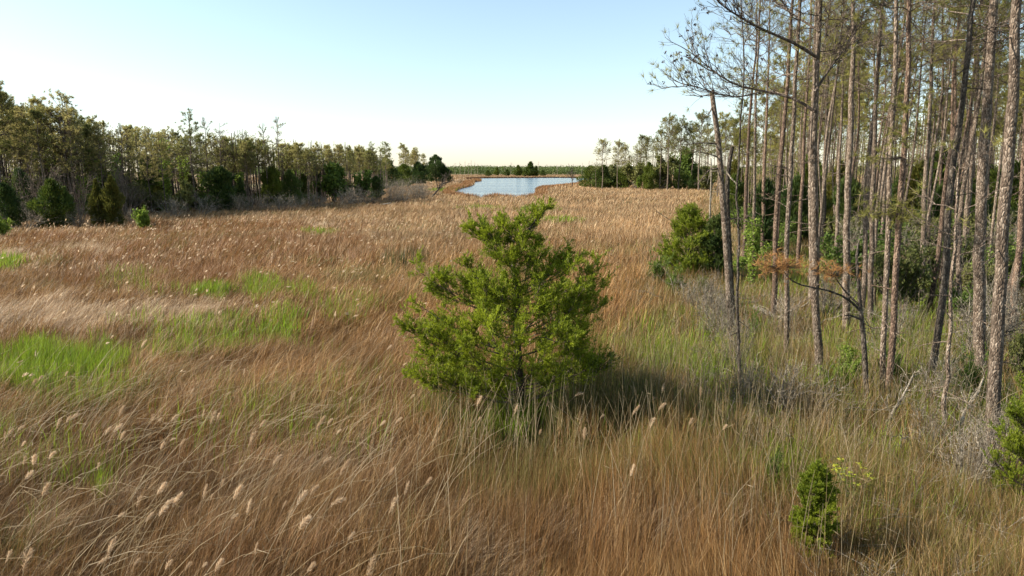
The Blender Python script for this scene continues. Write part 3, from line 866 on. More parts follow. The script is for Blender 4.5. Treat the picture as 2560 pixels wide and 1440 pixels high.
# ------------------------------------------------------------------ the juniper in the middle of the field
def build_juniper():
    base = at_z(1308, 1052, 0.0)
    D = base[1]

    def pt(px, py, dy):
        return at_y(px, py, D + dy) - base
    trunk_px = [(1308, 1052, 0), (1302, 985, 0), (1296, 900, 0.05), (1290, 820, 0.1), (1294, 740, 0.1), (1283, 670, 0.05), (1288, 625, 0.05), (1312, 585, 0), (1336, 555, 0), (1346, 532, 0)]
    S = np.array([pt(*p) for p in trunk_px])
    S[0, 2] = 0
    tb = MB()
    tb.tubes(S[None], np.array([0.13, 0.105, 0.095, 0.085, 0.07, 0.055, 0.04, 0.026, 0.016, 0.008])[None], 8)
    tips = [  # image column, row, metres behind (+) or before (-) the trunk, weight
        (1038, 672, 0.4, .8), (1075, 700, 0.1, .6), (1000, 800, -.5, 1), (1045, 760, -.2, .8), (1012, 925, -.8, 1), (1060, 880, -.5, 1), (1100, 945, -1.0, 1), (1175, 955, -1.3, .9), (1235, 950, -1.3, .7),
        (1115, 770, .9, .8), (1135, 690, .7, .8), (1165, 665, .0, .9), (1190, 720, -.7, 1), (1080, 835, -.9, 1), (1150, 880, -1.5, 1), (1120, 820, -1.2, .8),
        (1205, 568, .2, .55), (1222, 585, -.2, .5), (1258, 562, -.1, .5), (1300, 560, .3, .45), (1322, 575, .1, .4), (1358, 528, .05, .3), (1366, 522, 0, .22), (1338, 612, .1, .5), (1230, 632, -.5, .7), (1270, 655, -.5, .7), (1345, 650, -.3, .8), (1300, 640, -.35, .6), (1262, 700, -.6, .7), (1322, 690, -.5, .7), (1275, 610, .3, .5), (1310, 600, -.25, .4),
        (1440, 642, .3, .55), (1408, 636, .1, .5), (1385, 675, -.3, .9), (1478, 682, .4, .7), (1512, 700, .2, .7), (1506, 722, -.1, .6), (1450, 735, .6, .8), (1500, 760, .5, .5), (1480, 800, .4, .8), (1430, 790, -.6, .9),
        (1440, 860, -.6, .9), (1500, 880, .5, .8), (1540, 888, .2, .7), (1530, 905, -.1, .6), (1470, 925, -.7, .9), (1400, 940, -1.2, .9), (1330, 930, -1.6, .8), (1260, 880, -1.8, 1), (1210, 810, -1.7, 1), (1320, 790, -1.5, .9),
        (1250, 740, -1.2, 1), (1390, 830, -1.5, .8), (1350, 720, -1.0, .9), (1200, 800, 1.6, .9), (1290, 740, 1.6, .9), (1400, 720, 1.5, .8), (1370, 850, 1.8, .9), (1150, 880, 1.5, .9), (1450, 890, 1.4, .8), (1240, 900, 1.8, .8), (1090, 900, .6, .9), (1300, 840, -1.9, .9)]
    lb = MB(); fb = MB()
    paths = []
    for (px, py, dy, wgt) in tips:
        e = pt(px, py, dy)
        dist = np.linalg.norm(e[:2])
        zb = np.clip(e[2] - (0.25 + 0.42 * dist) * rng.uniform(0.6, 1.2), 0.45, S[-1, 2] - 0.5 if e[2] > 4.2 else 3.9)
        i = np.interp(zb, S[:, 2], np.arange(len(S)))
        b = along(S, np.array([i / (len(S) - 1)]))[0]
        s = np.linspace(0, 1, 7)[:, None]
        mid = (b + e) / 2 + np.array([0, 0, -0.12 * dist]) + rng.normal(0, 0.06, 3)
        P = (1 - s) ** 2 * b + 2 * s * (1 - s) * mid + s ** 2 * e
        P = P + rng.normal(0, 0.02, P.shape) * np.sin(s * PI)
        paths.append((P, wgt, dist))
    extra = []
    for P, wgt, dist in paths:
        if dist > 0.7 and rng.random() < 0.9:
            t = rng.uniform(0.45, 0.7)
            b = along(P, np.array([t]))[0]
            e = P[-1] + rng.normal(0, 1, 3) * np.array([0.34, 0.4, 0.2])
            s_ = np.linspace(0, 1, 7)[:, None]
            extra.append((b * (1 - s_) + e * s_ + np.array([0, 0, -0.08]) * np.sin(s_ * PI), wgt * 0.65, dist * 0.4))
    for P, wgt, dist in paths + extra:
        r0 = 0.008 + 0.009 * dist
        lb.tubes(P[None], np.linspace(r0, 0.005, 7)[None], 5)
        n2 = int(10 + 8 * wgt)
        Ln = -(0.24 + 0.24 * wgt)
        P2, t2 = sprout(P[None], n2, 0.38, 1.0, Ln, 0.85, 0.18, 5, 0.14, fall=0.5)
        lb.tubes(P2, rad(0.006, 0.003, n2, 5), 3)
        P3, t3 = sprout(P2, 7, 0.15, 1.0, 0.5, 0.8, 0.15, 4, 0.12)
        dead_ = rng.random(len(P3)) < 0.15
        lb.tubes(P3[dead_], rad(0.003, 0.002, int(dead_.sum()), 4), 3)
        P3 = P3[~dead_]
        # feathery scale-leaf sprays along the shoots
        allp = np.concatenate([P3, P2[:, 1:]])
        for rep in range(20):
            t = rng.uniform(0.05, 1.05, len(allp))
            f = t * 3
            i = np.minimum(f.astype(int), 2); fr = (f - i)[:, None]
            ar = np.arange(len(allp))
            C = allp[ar, i] * (1 - fr) + allp[ar, i + 1] * fr
            T = unit(allp[ar, i + 1] - allp[ar, i])
            Dr = T + 0.75 * rand_unit(len(C)) + np.array([0, 0, 0.25])
            fb.leaves(C, Dr, rng.uniform(0.035, 0.095, len(C)), rng.uniform(0.009, 0.018, len(C)), 0)
    r = thing('juniper_tree', [], base, 'broad green juniper standing alone in the middle of the brown marsh', 'tree')
    obj('trunk', tb.mesh('juniper_trunk', M_DARKBARK), r)
    c = obj('crown', fb.mesh('juniper_crown', M_JUNIPER), r)
    obj('limb', lb.mesh('juniper_limb', M_TWIG), c)


def make_loose_juniper(h, hw, nl=46, dens=10, leaf=0.12, mat=None):
    """irregular juniper bush in metres: limbs end on a lumpy ovoid, each end carries feathery sprays"""
    S = spine(h * 0.96, 10, 0.03)
    tb, lb, fb = MB(), MB(), MB()
    tb.tubes(S[None], np.linspace(0.03 * h, 0.006, 10)[None], 7)
    z = rng.uniform(0.08, 1.0, nl) ** 0.9
    r = hw * np.interp(z, [0, 0.12, 0.35, 0.65, 0.88, 1.0], [0.6, 0.9, 1.0, 0.85, 0.5, 0.08]) * rng.uniform(0.62, 1.12, nl)
    az = np.arange(nl) * 2.4 + rng.normal(0, 0.4, nl)
    E = np.stack([r * np.cos(az), r * np.sin(az), z * h], 1)
    B = along(S, np.clip(z - 0.08 - 0.3 * r / h, 0.03, 0.97))
    s = np.linspace(0, 1, 6)[None, :, None]
    P = B[:, None] * (1 - s) + E[:, None] * s + np.array([0, 0, -1.0]) * (0.12 * r[:, None, None] * np.sin(s * PI))
    lb.tubes(P, rad(0.006 * h, 0.004, nl, 6), 5)
    P2, _ = sprout(P, 10, 0.2, 1.0, -0.21 * math.sqrt(hw * h), 0.85, 0.45, 5, 0.1)
    lb.tubes(P2, rad(0.005, 0.003, len(P2), 5), 3)
    P3, _ = sprout(P2, 4, 0.2, 1.0, 0.5, 0.75, 0.35, 4, 0.1)
    A = np.concatenate([P3, P2[:, 1:]])
    for k in range(dens):
        t = rng.uniform(0.05, 1.05, (len(A), 1))
        C = A[:, 0] * (1 - t) + A[:, -1] * t
        fb.leaves(C, unit(A[:, -1] - A[:, 0]) + 0.75 * rand_unit(len(A)) + np.array([0, 0, 0.3]), leaf * rng.uniform(0.5, 1.2, len(A)), leaf * rng.uniform(0.14, 0.24, len(A)), 0)
    return [('trunk', tb.mesh('juniper_trunk', M_DARKBARK)), ('limb', lb.mesh('juniper_limb', M_TWIG)), ('crown', fb.mesh('juniper_crown', mat or M_JUNIPER))]


# ------------------------------------------------------------------ near pines of the right wood
NEAR = [  # line of the trunk in the photograph (column, row) from base to the top of the frame, width at base in px, bark, label
    ([(2045, 985), (2040, 760), (2036, 500), (2035, 300), (2048, 0)], 21, 'g', 'tall grey pine whose long cone-hung boughs reach out over the open marsh'),
    ([(2117, 848), (2119, 500), (2135, 200), (2146, 0)], 19, 'g', 'straight pine just behind the bent dead sapling, right of the pine with long boughs'),
    ([(2218, 1022), (2230, 871), (2239, 665), (2250, 511), (2262, 330), (2271, 180), (2280, 0)], 16, 'r', 'right pine of the close pair of trunks, in front of its partner'),
    ([(2206, 1010), (2205, 871), (2214, 665), (2221, 511), (2234, 350), (2246, 180), (2252, 0)], 14, 'g', 'left pine of the close pair of trunks, a little behind its partner'),
    ([(2176, 832), (2184, 500), (2200, 100), (2206, 0)], 14, 'g', 'slim pine standing left behind the close pair of trunks'),
    ([(2301, 768), (2311, 460), (2330, 100), (2335, 0)], 13, 'g', 'slim pine between the close trunk pair and the leaning forked pine'),
    ([(2318, 975), (2352, 770), (2374, 480), (2395, 300), (2422, 60), (2430, -20)], 17, 'd', 'dark pine leaning strongly to the right beside the thin pale stem'),
    ([(2450, 962), (2460, 600), (2475, 300), (2490, 0)], 27, 'g', 'thick grey pine with a broken stub bough, left of the pair near the edge'),
    ([(2482, 1165), (2488, 900), (2502, 500), (2522, 300), (2545, 0)], 29, 'g', 'nearest thick pine, peeling pale at its foot above the dead brush'),
    ([(2524, 850), (2553, 480), (2572, 200), (2590, 0)], 15, 'r', 'slim reddish pine leaning out of the frame at the right edge'),
    ([(2405, 705), (2430, 400), (2452, 120), (2460, 0)], 15, 'g', 'mid-sized pine standing left behind the thick stub-boughed pine'),
    ([(1933, 815), (1948, 460), (1966, 250), (1986, 0)], 15, 'r', 'pine at the wood edge with a dark wet foot beside a pale fallen log'),
    ([(1968, 922), (1972, 460), (1984, 280), (1995, 0)], 14, 'g', 'slender pine doubled by a thin sapling, left of the pine with long boughs'),
    ([(1995, 690), (2004, 460), (2017, 250), (2030, 0)], 11, 'r', 'reddish slim pine second behind the rusty needle bough'),
    ([(1861, 665), (1863, 460), (1868, 300), (1883, 150), (1888, 0)], 12, 'r', 'orange-barked slim pine behind the leafy vine at the wood edge'),
    ([(1883, 735), (1884, 560), (1888, 300), (1898, 80), (1900, 0)], 10, 'g', 'thin pine wrapped in a bright green climbing vine'),
    ([(1905, 660), (1910, 460), (1920, 260), (1928, 0)], 11, 'r', 'thin pine with one rusty twig, right of the vine-wrapped trunk'),
    ([(1852, 985), (1851, 700), (1852, 460), (1857, 230), (1856, 60), (1850, 0)], 9, 'd', 'thin dark bare stem nearest to the open marsh, crossing the broken snag'),
    ([(2056, 640), (2064, 400), (2072, 200), (2082, 0)], 11, 'd', 'dark thin pine close behind the pine with long boughs'),
    ([(2090, 650), (2105, 300), (2118, 0)], 10, 'g', 'thin pale pine between the long-boughed pine and the straight one'),
    ([(2357, 1102), (2366, 900), (2378, 650), (2396, 480), (2405, 380)], 11, 'g', 'thin pale bare stem in front of the leaning dark pine'),
]


def build_near_pines():
    for idx, (line, wpx, bk, label) in enumerate(NEAR):
        wpx = wpx * 0.87
        base = at_z(line[0][0], line[0][1], 0.0)
        D = base[1] / FW[1]
        pts = [np.zeros(3)]
        for (px, py) in line[1:]:
            pts.append(at_y(px, py, base[1]) - base)
        pts = np.array(pts)
        thin = wpx < 10.4 and line[0][1] > 900
        top = pts[-1]
        dirn = unit(pts[-1] - pts[-2])
        h = (rng.uniform(15.5, 18.5) if not thin else max(top[2] + 0.6, rng.uniform(8.5, 10.5)))
        if idx == 20:
            h = top[2] + 0.5
        if top[2] < h - 1:
            m = top + dirn * (h - top[2]) * 0.5 * np.array([0.6, 1, 1]); e = top + np.array([dirn[0] * 0.4, 0, 1.0]) * (h - top[2])
            pts = np.concatenate([pts, [m, e]])
        zs = np.linspace(0, pts[-1, 2], 26)
        S = np.stack([np.interp(zs, pts[:, 2], pts[:, 0]), np.interp(zs, pts[:, 2], pts[:, 1]), zs], 1)
        S[1:-1] = (S[:-2] + 2 * S[1:-1] + S[2:]) / 4
        S[1:, :2] += np.cumsum(rng.normal(0, 0.018, (25, 2)), 0)
        h = zs[-1]
        r = 0.5 * wpx / F * np.linalg.norm(base - CAM) * 0.98
        tb = MB()
        tb.tubes(S[None], (trunk_radii(r, 26) if not thin else r * np.linspace(1, 0.3, 26))[None], 12)
        bark = {'g': M_BARK, 'r': M_BARKR, 'd': M_DARKBARK}[bk]
        stubs(tb, S, h, 0.1, 0.55, 14 if not thin else 8, 0.7, 0.014)
        cb = MB()
        if thin:
            pine_crown(cb, S, h, 0.62, 1.0, 12, 0.05, 1, branch_r=0.012)
        else:
            pine_crown(cb, S, h, rng.uniform(0.46, 0.56), rng.uniform(2.0, 2.8), 27, 0.42 if idx else 0.2, 1, dead_low=0.5, branch_r=0.02)
            if idx == 2:
                for (px, py, w_, m_) in ((2212, 520, .45, 40), (2262, 540, .4, 26), (2200, 395, .4, 22), (2262, 262, .35, 20), (2240, 345, .3, 16)):
                    C = at_y(px, py, base[1] - 0.3) - base + rng.normal(0, 1, (m_, 3)) * np.array([w_, .25, .16])
                    cb.tufts(C, unit(np.array([0, 0, 0.5]) + rng.normal(0, 1, (m_, 3))), 16, 0.2, 0.013, 0.8, 1)
                    ctr = along(S, np.array([C[:, 2].mean() / h]))
                    cb.tubes(np.stack([np.repeat(ctr, m_, 0), (C + ctr) / 2 + [0, 0, -.05], C], 1), rad(0.007, 0.003, m_, 3), 3, 0)
        root = thing('pine_tree', [('trunk', tb.mesh('pine_trunk', bark)), ('crown', cb.mesh('pine_crown', [M_TWIG, M_NEEDLE]))], base, label, 'tree')
        if idx == 0:
            y0 = base[1]
            boughs = [([(2036, 278), (1985, 243), (1900, 226), (1830, 212), (1772, 168), (1722, 128)], [0, .1, .3, .4, .5, .6], 0.042),
                      ([(2040, 142), (1985, 106), (1900, 72), (1842, 38), (1796, 8), (1770, -30)], [0, -.2, -.4, -.6, -.7, -.8], 0.042),
                      ([(2048, 78), (1992, 42), (1935, 4), (1890, -40)], [0, .3, .6, .9], 0.035),
                      ([(1905, 227), (1850, 245), (1790, 236), (1735, 212), (1692, 218)], [.3, .2, .1, .1, 0], 0.022),
                      ([(2037, 230), (2075, 170), (2120, 110), (2160, 40)], [0, .3, .5, .6], 0.035)]
            for line2, dy, r0 in boughs:
                P = np.array([at_y(px, py, y0 + d) - base for (px, py), d in zip(line2, dy)])
                t = np.linspace(0, 1, 11)
                P = along(P, t); P[1:-1] = (P[:-2] + 2 * P[1:-1] + P[2:]) / 4
                bb = MB()
                bb.tubes(P[None], np.linspace(r0, 0.010, 11)[None], 6)
                P2, _ = sprout(P[None], 24, 0.25, 1.0, -0.85, 0.8, 0.25, 5, 0.2)
                bb.tubes(P2, rad(0.012, 0.005, len(P2), 5), 4)
                P3, _ = sprout(P2, 5, 0.3, 1.0, 0.5, 0.8, 0.2, 4, 0.15)
                bb.tubes(P3, rad(0.005, 0.003, len(P3), 4), 3)
                b = obj('bough', bb.mesh('pine_bough', M_TWIG), root)
                ends = P3[:, -1]; dirs = unit(P3[:, -1] - P3[:, -2])
                q = rng.random(len(ends))
                nb_ = MB(); k = q < 0.24
                nb_.tufts(ends[k], dirs[k], 22, 0.19, 0.009, 0.7, 0)
                obj('needle', nb_.mesh('bough_needle', M_NEEDLE), b)['kind'] = 'stuff'
                kb = MB(); k = (q > 0.24) & (q < 0.5)
                e = ends[k]
                for rep in range(9):
                    kb.leaves(e + rng.normal(0, 0.016, e.shape), rand_unit(len(e)) + np.array([0, 0, -0.6]), 0.055, 0.035, 0)
                obj('cone', kb.mesh('bough_cone', M_CONE), b)['kind'] = 'stuff'



# ------------------------------------------------------------------ smaller single things
def px_line(line, dy, r0, r1, base=None, npts=10, origin=None):
    """a tapering limb through photo points that stand dy metres behind the base"""
    P = np.array([at_y(px, py, base[1] + d) - base for (px, py), d in zip(line, dy)])
    P = along(P, np.linspace(0, 1, npts))
    P[1:-1] = (P[:-2] + 2 * P[1:-1] + P[2:]) / 4
    return P, np.linspace(r0, r1, npts)


def build_snags():
    base = at_z(1829, 862, 0)
    P, R = px_line([(1829, 862), (1822, 700), (1812, 560), (1804, 460), (1796, 350), (1786, 280), (1779, 226)], [0] * 7, 0.125, 0.075, base, 16)
    P[0, 2] = 0
    tb = MB(); tb.tubes(P[None], R[None], 9)
    bbs = []
    for line in ([(1797, 360), (1770, 357), (1735, 358), (1712, 362)], [(1801, 395), (1775, 385), (1740, 378)], [(1783, 262), (1772, 286), (1768, 287)], [(1806, 548), (1850, 545), (1885, 560)], [(1800, 420), (1770, 425), (1745, 460)]):
        bb = MB(); bbs.append(bb)
        L, r = px_line(line, [0, -.1, -.3, -.4][:len(line)], 0.03, 0.008, base, 7)
        bb.tubes(L[None], r[None], 5)
        L2, _ = sprout(L[None], 7, 0.3, 1, 0.4, 0.9, -0.1, 4)
        bb.tubes(L2, rad(0.008, 0.004, len(L2), 4), 3)
        L3, _ = sprout(L2, 3, 0.3, 1, 0.5, 0.9, -0.1, 3)
        bb.tubes(L3, rad(0.004, 0.003, len(L3), 3), 3)
    thing('broken_snag', [('trunk', tb.mesh('snag_trunk', M_BARK))] + [('branch', q.mesh('snag_branch', M_TWIG)) for q in bbs], base, 'broken-topped dead pine standing at the wood edge next to the marsh', 'dead tree')
    base = at_z(1836, 850, 0)
    P, R = px_line([(1836, 850), (1824, 640), (1816, 470), (1824, 400), (1831, 366)], [0.4] * 5, 0.10, 0.07, base, 12)
    P[0] = [0, 0.4, 0]
    tb = MB(); tb.tubes(P[None], R[None], 8)
    L, r = px_line([(1815, 425), (1826, 445), (1845, 462)], [.4, .2, .1], 0.035, 0.02, base, 5)
    bb = MB(); bb.tubes(L[None], r[None], 5)
    thing('broken_snag', [('trunk', tb.mesh('snag_trunk', M_DARKBARK)), ('branch', bb.mesh('snag_branch', M_GREYWOOD))], base, 'shorter broken trunk leaning against the taller broken-topped snag', 'dead tree')
    # bent sapling with a bough of rusty needles
    base = at_z(2166, 1045, 0)
    P, R = px_line([(2166, 1045), (2163, 900), (2157, 820), (2150, 770), (2146, 700), (2140, 640), (2148, 600)], [0, 0, 0, 0, .05, .1, .1], 0.075, 0.02, base, 14)
    P[0, 2] = 0
    tb = MB(); tb.tubes(P[None], R[None], 7)
    stubs(tb, P, P[-1, 2], 0.3, 0.95, 9, 0.5, 0.011)
    bb = MB()
    ends = []
    for line, dy in (([(2152, 778), (2120, 742), (2062, 722), (2005, 716), (1972, 700), (1955, 672)], [0, -.1, -.2, -.3, -.3, -.35]), ([(2150, 765), (2118, 735), (2100, 712), (2086, 690)], [0, .1, .2, .2]), ([(2156, 800), (2125, 788), (2110, 790)], [0, -.1, -.15])):
        L, r = px_line(line, dy, 0.032, 0.010, base, 9)
        bb.tubes(L[None], r[None], 6)
        if len(line) > 3:
            ends.append((L[-1], L[-1] - L[-3], len(line)))
    nb = MB()
    for e, d, k in ends:
        m = 105 if k > 4 else 55
        C = e + np.array([-0.05, 0, 0.1]) + rng.normal(0, 1, (m, 3)) * np.array([0.27, 0.18, 0.12])
        nb.tufts(C, unit(np.array([0, 0, 0.4]) + rng.normal(0, 1, (m, 3))), 14, 0.17, 0.010, 0.9, 0)
        bb.tubes(np.stack([np.repeat(e[None], m, 0), (C + e) / 2, C], 1), rad(0.006, 0.003, m, 3), 3)
    r = thing('bent_sapling', [('trunk', tb.mesh('sapling_trunk', M_DARKBARK)), ('bough', bb.mesh('sapling_bough', M_DARKBARK))], base, 'bent dead sapling whose side bough ends in rusty orange needles', 'dead tree')
    obj('needle', nb.mesh('rusty_needle', M_RUSTNEEDLE), r)['kind'] = 'stuff'
    # bare grey stem in front of the bushy juniper
    base = at_z(1772, 694, 0.2); base[2] = 0
    P, R = px_line([(1772, 700), (1773, 600), (1776, 500), (1779, 430), (1777, 395)], [0] * 5, 0.07, 0.03, base, 10); P[0, 2] = 0
    tb = MB(); tb.tubes(P[None], R[None], 6)
    stubs(tb, P, P[-1, 2], 0.35, 0.95, 12, 1.0, 0.016)
    L, r = px_line([(1774, 590), (1735, 577), (1690, 560), (1640, 527)], [0, -.4, -.8, -1.0], 0.035, 0.012, base, 8)
    tb.tubes(L[None], r[None], 5)
    thing('dead_sapling', [('trunk', tb.mesh('dead_stem_trunk', M_GREYWOOD))], base, 'thin grey dead stem with a long bare branch poking over the marsh', 'dead tree')
    # small dead trees on the pond banks
    for line, dyr, lab in (([(1431, 466), (1430, 452), (1431, 440), (1428, 426)], 1.0, 'small bare dead tree on the bank at the right end of the pond'),
                           ([(1078, 494), (1092, 478), (1104, 464), (1112, 455)], 1.0, 'slanting bare dead tree in the marsh left of the pond')):
        base = at_z(line[0][0], line[0][1], 0.4); base[2] = 0
        P, R = px_line(line, [0] * 4, 0.22, 0.10, base, 8); P[0, 2] = 0
        tb = MB(); tb.tubes(P[None], R[None], 6)
        P2, _ = sprout(P[None], 12, 0.3, 1, 0.5, 0.9, 0.2, 4, 0.1)
        tb.tubes(P2, rad(0.08, 0.04, len(P2), 4), 4)
        P3, _ = sprout(P2, 4, 0.3, 1, 0.5, 0.9, 0.2, 3)
        tb.tubes(P3, rad(0.04, 0.03, len(P3), 3), 3)
        thing('dead_tree', [('trunk', tb.mesh('dead_tree_trunk', M_DARKBARK))], base, lab, 'dead tree')
    # fallen wood
    for a, b, r0, r1, lab, mat, tw in (((1885, 768), (1960, 803), 0.085, 0.11, 'pale barkless fallen log lying across the foot of the wood edge', M_PALEWOOD, 0),
                                       ((2003, 768), (2046, 742), 0.035, 0.05, 'short pale pole leaning in the brush beside the long-boughed pine', M_PALEWOOD, 0),
                                       ((1945, 1018), (2130, 1000), 0.02, 0.045, 'dark fallen branch lying on the grey brush below the bent sapling', M_DARKBARK, 8),
                                       ((2010, 1010), (2095, 1085), 0.035, 0.012, 'short side branch snapped off beside the dark fallen branch', M_DARKBARK, 4),
                                       ((2395, 1065), (2462, 945), 0.05, 0.02, 'forked pale dead branch propped against the thick stub-boughed pine', M_GREYWOOD, 9),
                                       ((2215, 1060), (2290, 930), 0.045, 0.015, 'thin pale dead branch slanting up behind the close trunk pair', M_GREYWOOD, 6),
                                       ((2478, 1180), (2440, 1090), 0.03, 0.01, 'curled pale root branch at the foot of the nearest thick pine', M_GREYWOOD, 8)):
        za, zb = (0.35, 0.4) if tw else (0.45, 0.3)
        A = at_z(a[0], a[1], za); B = at_y(b[0], b[1], A[1] + (0.5 if abs(a[1] - b[1]) > 60 else 0)) if abs(a[1] - b[1]) > 60 and tw else at_z(b[0], b[1], zb)
        o = np.array([A[0], A[1], 0.0])
        t = np.linspace(0, 1, 8)[:, None]
        P = A * (1 - t) + B * t - o + rng.normal(0, 0.02, (8, 3))
        tb = MB(); tb.tubes(P[None], np.linspace(r0, r1, 8)[None], 8)
        parts = [('stem', tb)]
        if tw:
            bb = tb
            P2, _ = sprout(P[None], tw, 0.2, 1, -0.5, 0.9, 0.2, 5, 0.0, jit=0.07)
            bb.tubes(P2, rad(0.011, 0.005, len(P2), 5), 4)
            P3, _ = sprout(P2, 4, 0.2, 1, 0.5, 0.9, 0.1, 4, jit=0.07)
            bb.tubes(P3, rad(0.005, 0.003, len(P3), 4), 3)
        thing('fallen_branch' if tw else 'fallen_log', [(n_, m_.mesh('fallen_' + n_, mat)) for n_, m_ in parts], o, lab, 'branch' if tw else 'log')


def vine(line, halfw, base_xy, n, lab, leaf=0.09, group=None, name='climbing_vine', mat=None):
    """leaves and a woody stem wound round a trunk line (world points)"""
    P = np.asarray(line, float)
    o = np.array([base_xy[0], base_xy[1], 0.0])
    t = rng.uniform(0, 1, n)
    t = np.where(rng.random(n) < 0.25 + 0.9 * vnoise(t * 7, t * 0, 1.0, int(rng.integers(999))), t, rng.uniform(0, 1, n))
    C = along(P, t) - o
    a = rng.uniform(0, 6.3, n); r = halfw * np.sqrt(rng.random(n)) * (0.5 + vnoise(t * 9, a, 1.0, 5))
    C = C + np.stack([np.cos(a) * r, np.sin(a) * r, rng.normal(0, 0.05, n)], 1)
    lb = MB()
    lb.leaves(C, rand_unit(n) + np.array([0, 0, -0.2]), leaf * rng.uniform(0.6, 1.3, n), leaf * 0.8, 0)
    q = np.linspace(0, 1, 30)
    S = along(P, q) - o + np.stack([np.cos(q * 16), np.sin(q * 16), q * 0], 1) * halfw * 0.3
    sb = MB(); sb.tubes(S[None], np.linspace(0.02, 0.008, 30)[None] * (halfw / 0.25), 4)
    thing(name, [('stem', sb.mesh('vine_stem', M_TWIG)), ('foliage', lb.mesh('vine_foliage', mat or M_VINE))], o, lab, 'vine', group)


# image column, top row, base row, half width px, kind, material, label
CEDARS = [
    (22, 462, 566, 50, 'round', 'dark', 'dark broad cedar at the left end of the row before the left wood'),
    (136, 452, 566, 44, 'oval', 'mid', 'rounded green cedar with a sunlit left face, second from the left end'),
    (250, 452, 562, 30, 'cone', 'olive', 'left cedar of the olive-green twin pair at the left marsh edge'),
    (288, 444, 562, 32, 'cone', 'olive', 'taller right cedar of the olive-green twin pair at the left marsh edge'),
    (378, 392, 524, 42, 'oval', 'dark', 'tall dark cedar standing behind a small olive one at the left wood edge'),
    (411, 456, 526, 24, 'oval', 'olive', 'small olive cedar in front of the tall dark one'),
    (556, 420, 524, 48, 'oval', 'dark', 'dark dense cedar alone between vine-hung trunks of the left wood'),
    (604, 446, 520, 22, 'cone', 'dark', 'narrow dark cedar pressed against the right flank of the dense lone one'),
    (684, 420, 514, 42, 'oval', 'mid', 'leftmost big cedar of the large green clump in the left row'),
    (728, 428, 512, 34, 'round', 'dark', 'dark cedar in the heart of the large green clump in the left row'),
    (792, 410, 500, 36, 'round', 'dark', 'dark cedar standing behind the sunlit rounded bush of the left row'),
    (760, 436, 506, 22, 'oval', 'mid', 'small green cedar filling the gap inside the large green clump'),
    (942, 442, 496, 22, 'oval', 'dark', 'small dark cedar ending the left row above the grey brush'),
    (930, 408, 480, 24, 'oval', 'dark', 'dark cedar standing behind the small one that ends the left row'),
    (966, 396, 468, 40, 'round', 'dark', 'broad dark cedar far off, left of the low green far one'),
    (1010, 412, 466, 34, 'round', 'mid', 'low green cedar between the two dark far cedars'),
    (1046, 406, 460, 26, 'oval', 'dark', 'slim dark cedar joined to the left side of the big domed far one'),
    (1090, 389, 453, 34, 'round', 'dark', 'big dark domed cedar at the far tip of the left wood by the pond'),
    (1112, 416, 453, 20, 'round', 'dark', 'low dark cedar hugging the pond side of the big domed far one'),
    (60, 425, 550, 40, 'oval', 'dark', 'shaded cedar deep between the first two cedars of the left row'),
    (170, 470, 560, 22, 'oval', 'dark', 'shaded cedar on the right flank of the rounded sunlit green one'),
    # far bank right
    (1476, 416, 468, 34, 'round', 'mid', 'leftmost rounded cedar of the far right bank beside the pond'),
    (1508, 414, 470, 26, 'oval', 'dark', 'dark cedar of the far right bank under the two forked pines'),
    (1552, 424, 470, 30, 'oval', 'mid', 'mid-green cedar of the far right bank between dark and conical ones'),
    (1620, 408, 474, 24, 'cone', 'mid', 'conical bright cedar sticking out front on the far right bank'),
    (1738, 420, 474, 24, 'oval', 'dark', 'very dark narrow cedar at the right end of the far bank'),
    (1700, 428, 472, 30, 'round', 'mid', 'round cedar left of the very dark narrow one on the far bank'),
    (1660, 428, 472, 24, 'cone', 'dark', 'dark slim cedar right of the bright conical one on the far bank'),
    # right wood, near and middle
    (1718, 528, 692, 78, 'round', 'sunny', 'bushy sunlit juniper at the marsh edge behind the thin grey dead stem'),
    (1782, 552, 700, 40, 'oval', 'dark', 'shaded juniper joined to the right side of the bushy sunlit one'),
    (1900, 452, 640, 46, 'oval', 'dark', 'dark cedar behind the vine-wrapped trunk inside the right wood'),
    (1985, 446, 610, 50, 'oval', 'dark', 'dark cedar behind the slender doubled pine inside the right wood'),
    (2036, 1158, 1345, 48, 'oval', 'bright', 'small bright juniper in the foreground grass next to yellow flowers'),
    (2585, 930, 1240, 105, 'oval', 'bright', 'large bright juniper cut by the right edge of the photo'),
    (2420, 470, 640, 50, 'oval', 'dark', 'dark cedar deep behind the thick stub-boughed pine'),
    (2240, 440, 600, 46, 'oval', 'dark', 'dark cedar deep behind the close pair of trunks'),
    (2110, 440, 600, 40, 'oval', 'dark', 'dark cedar deep behind the straight pine'),
    (2335, 470, 640, 36, 'oval', 'dark', 'dark cedar deep in the wood between leaning pine and slim pine'),
    (1830, 440, 560, 36, 'oval', 'mid', 'green cedar behind the two broken snags'),
]

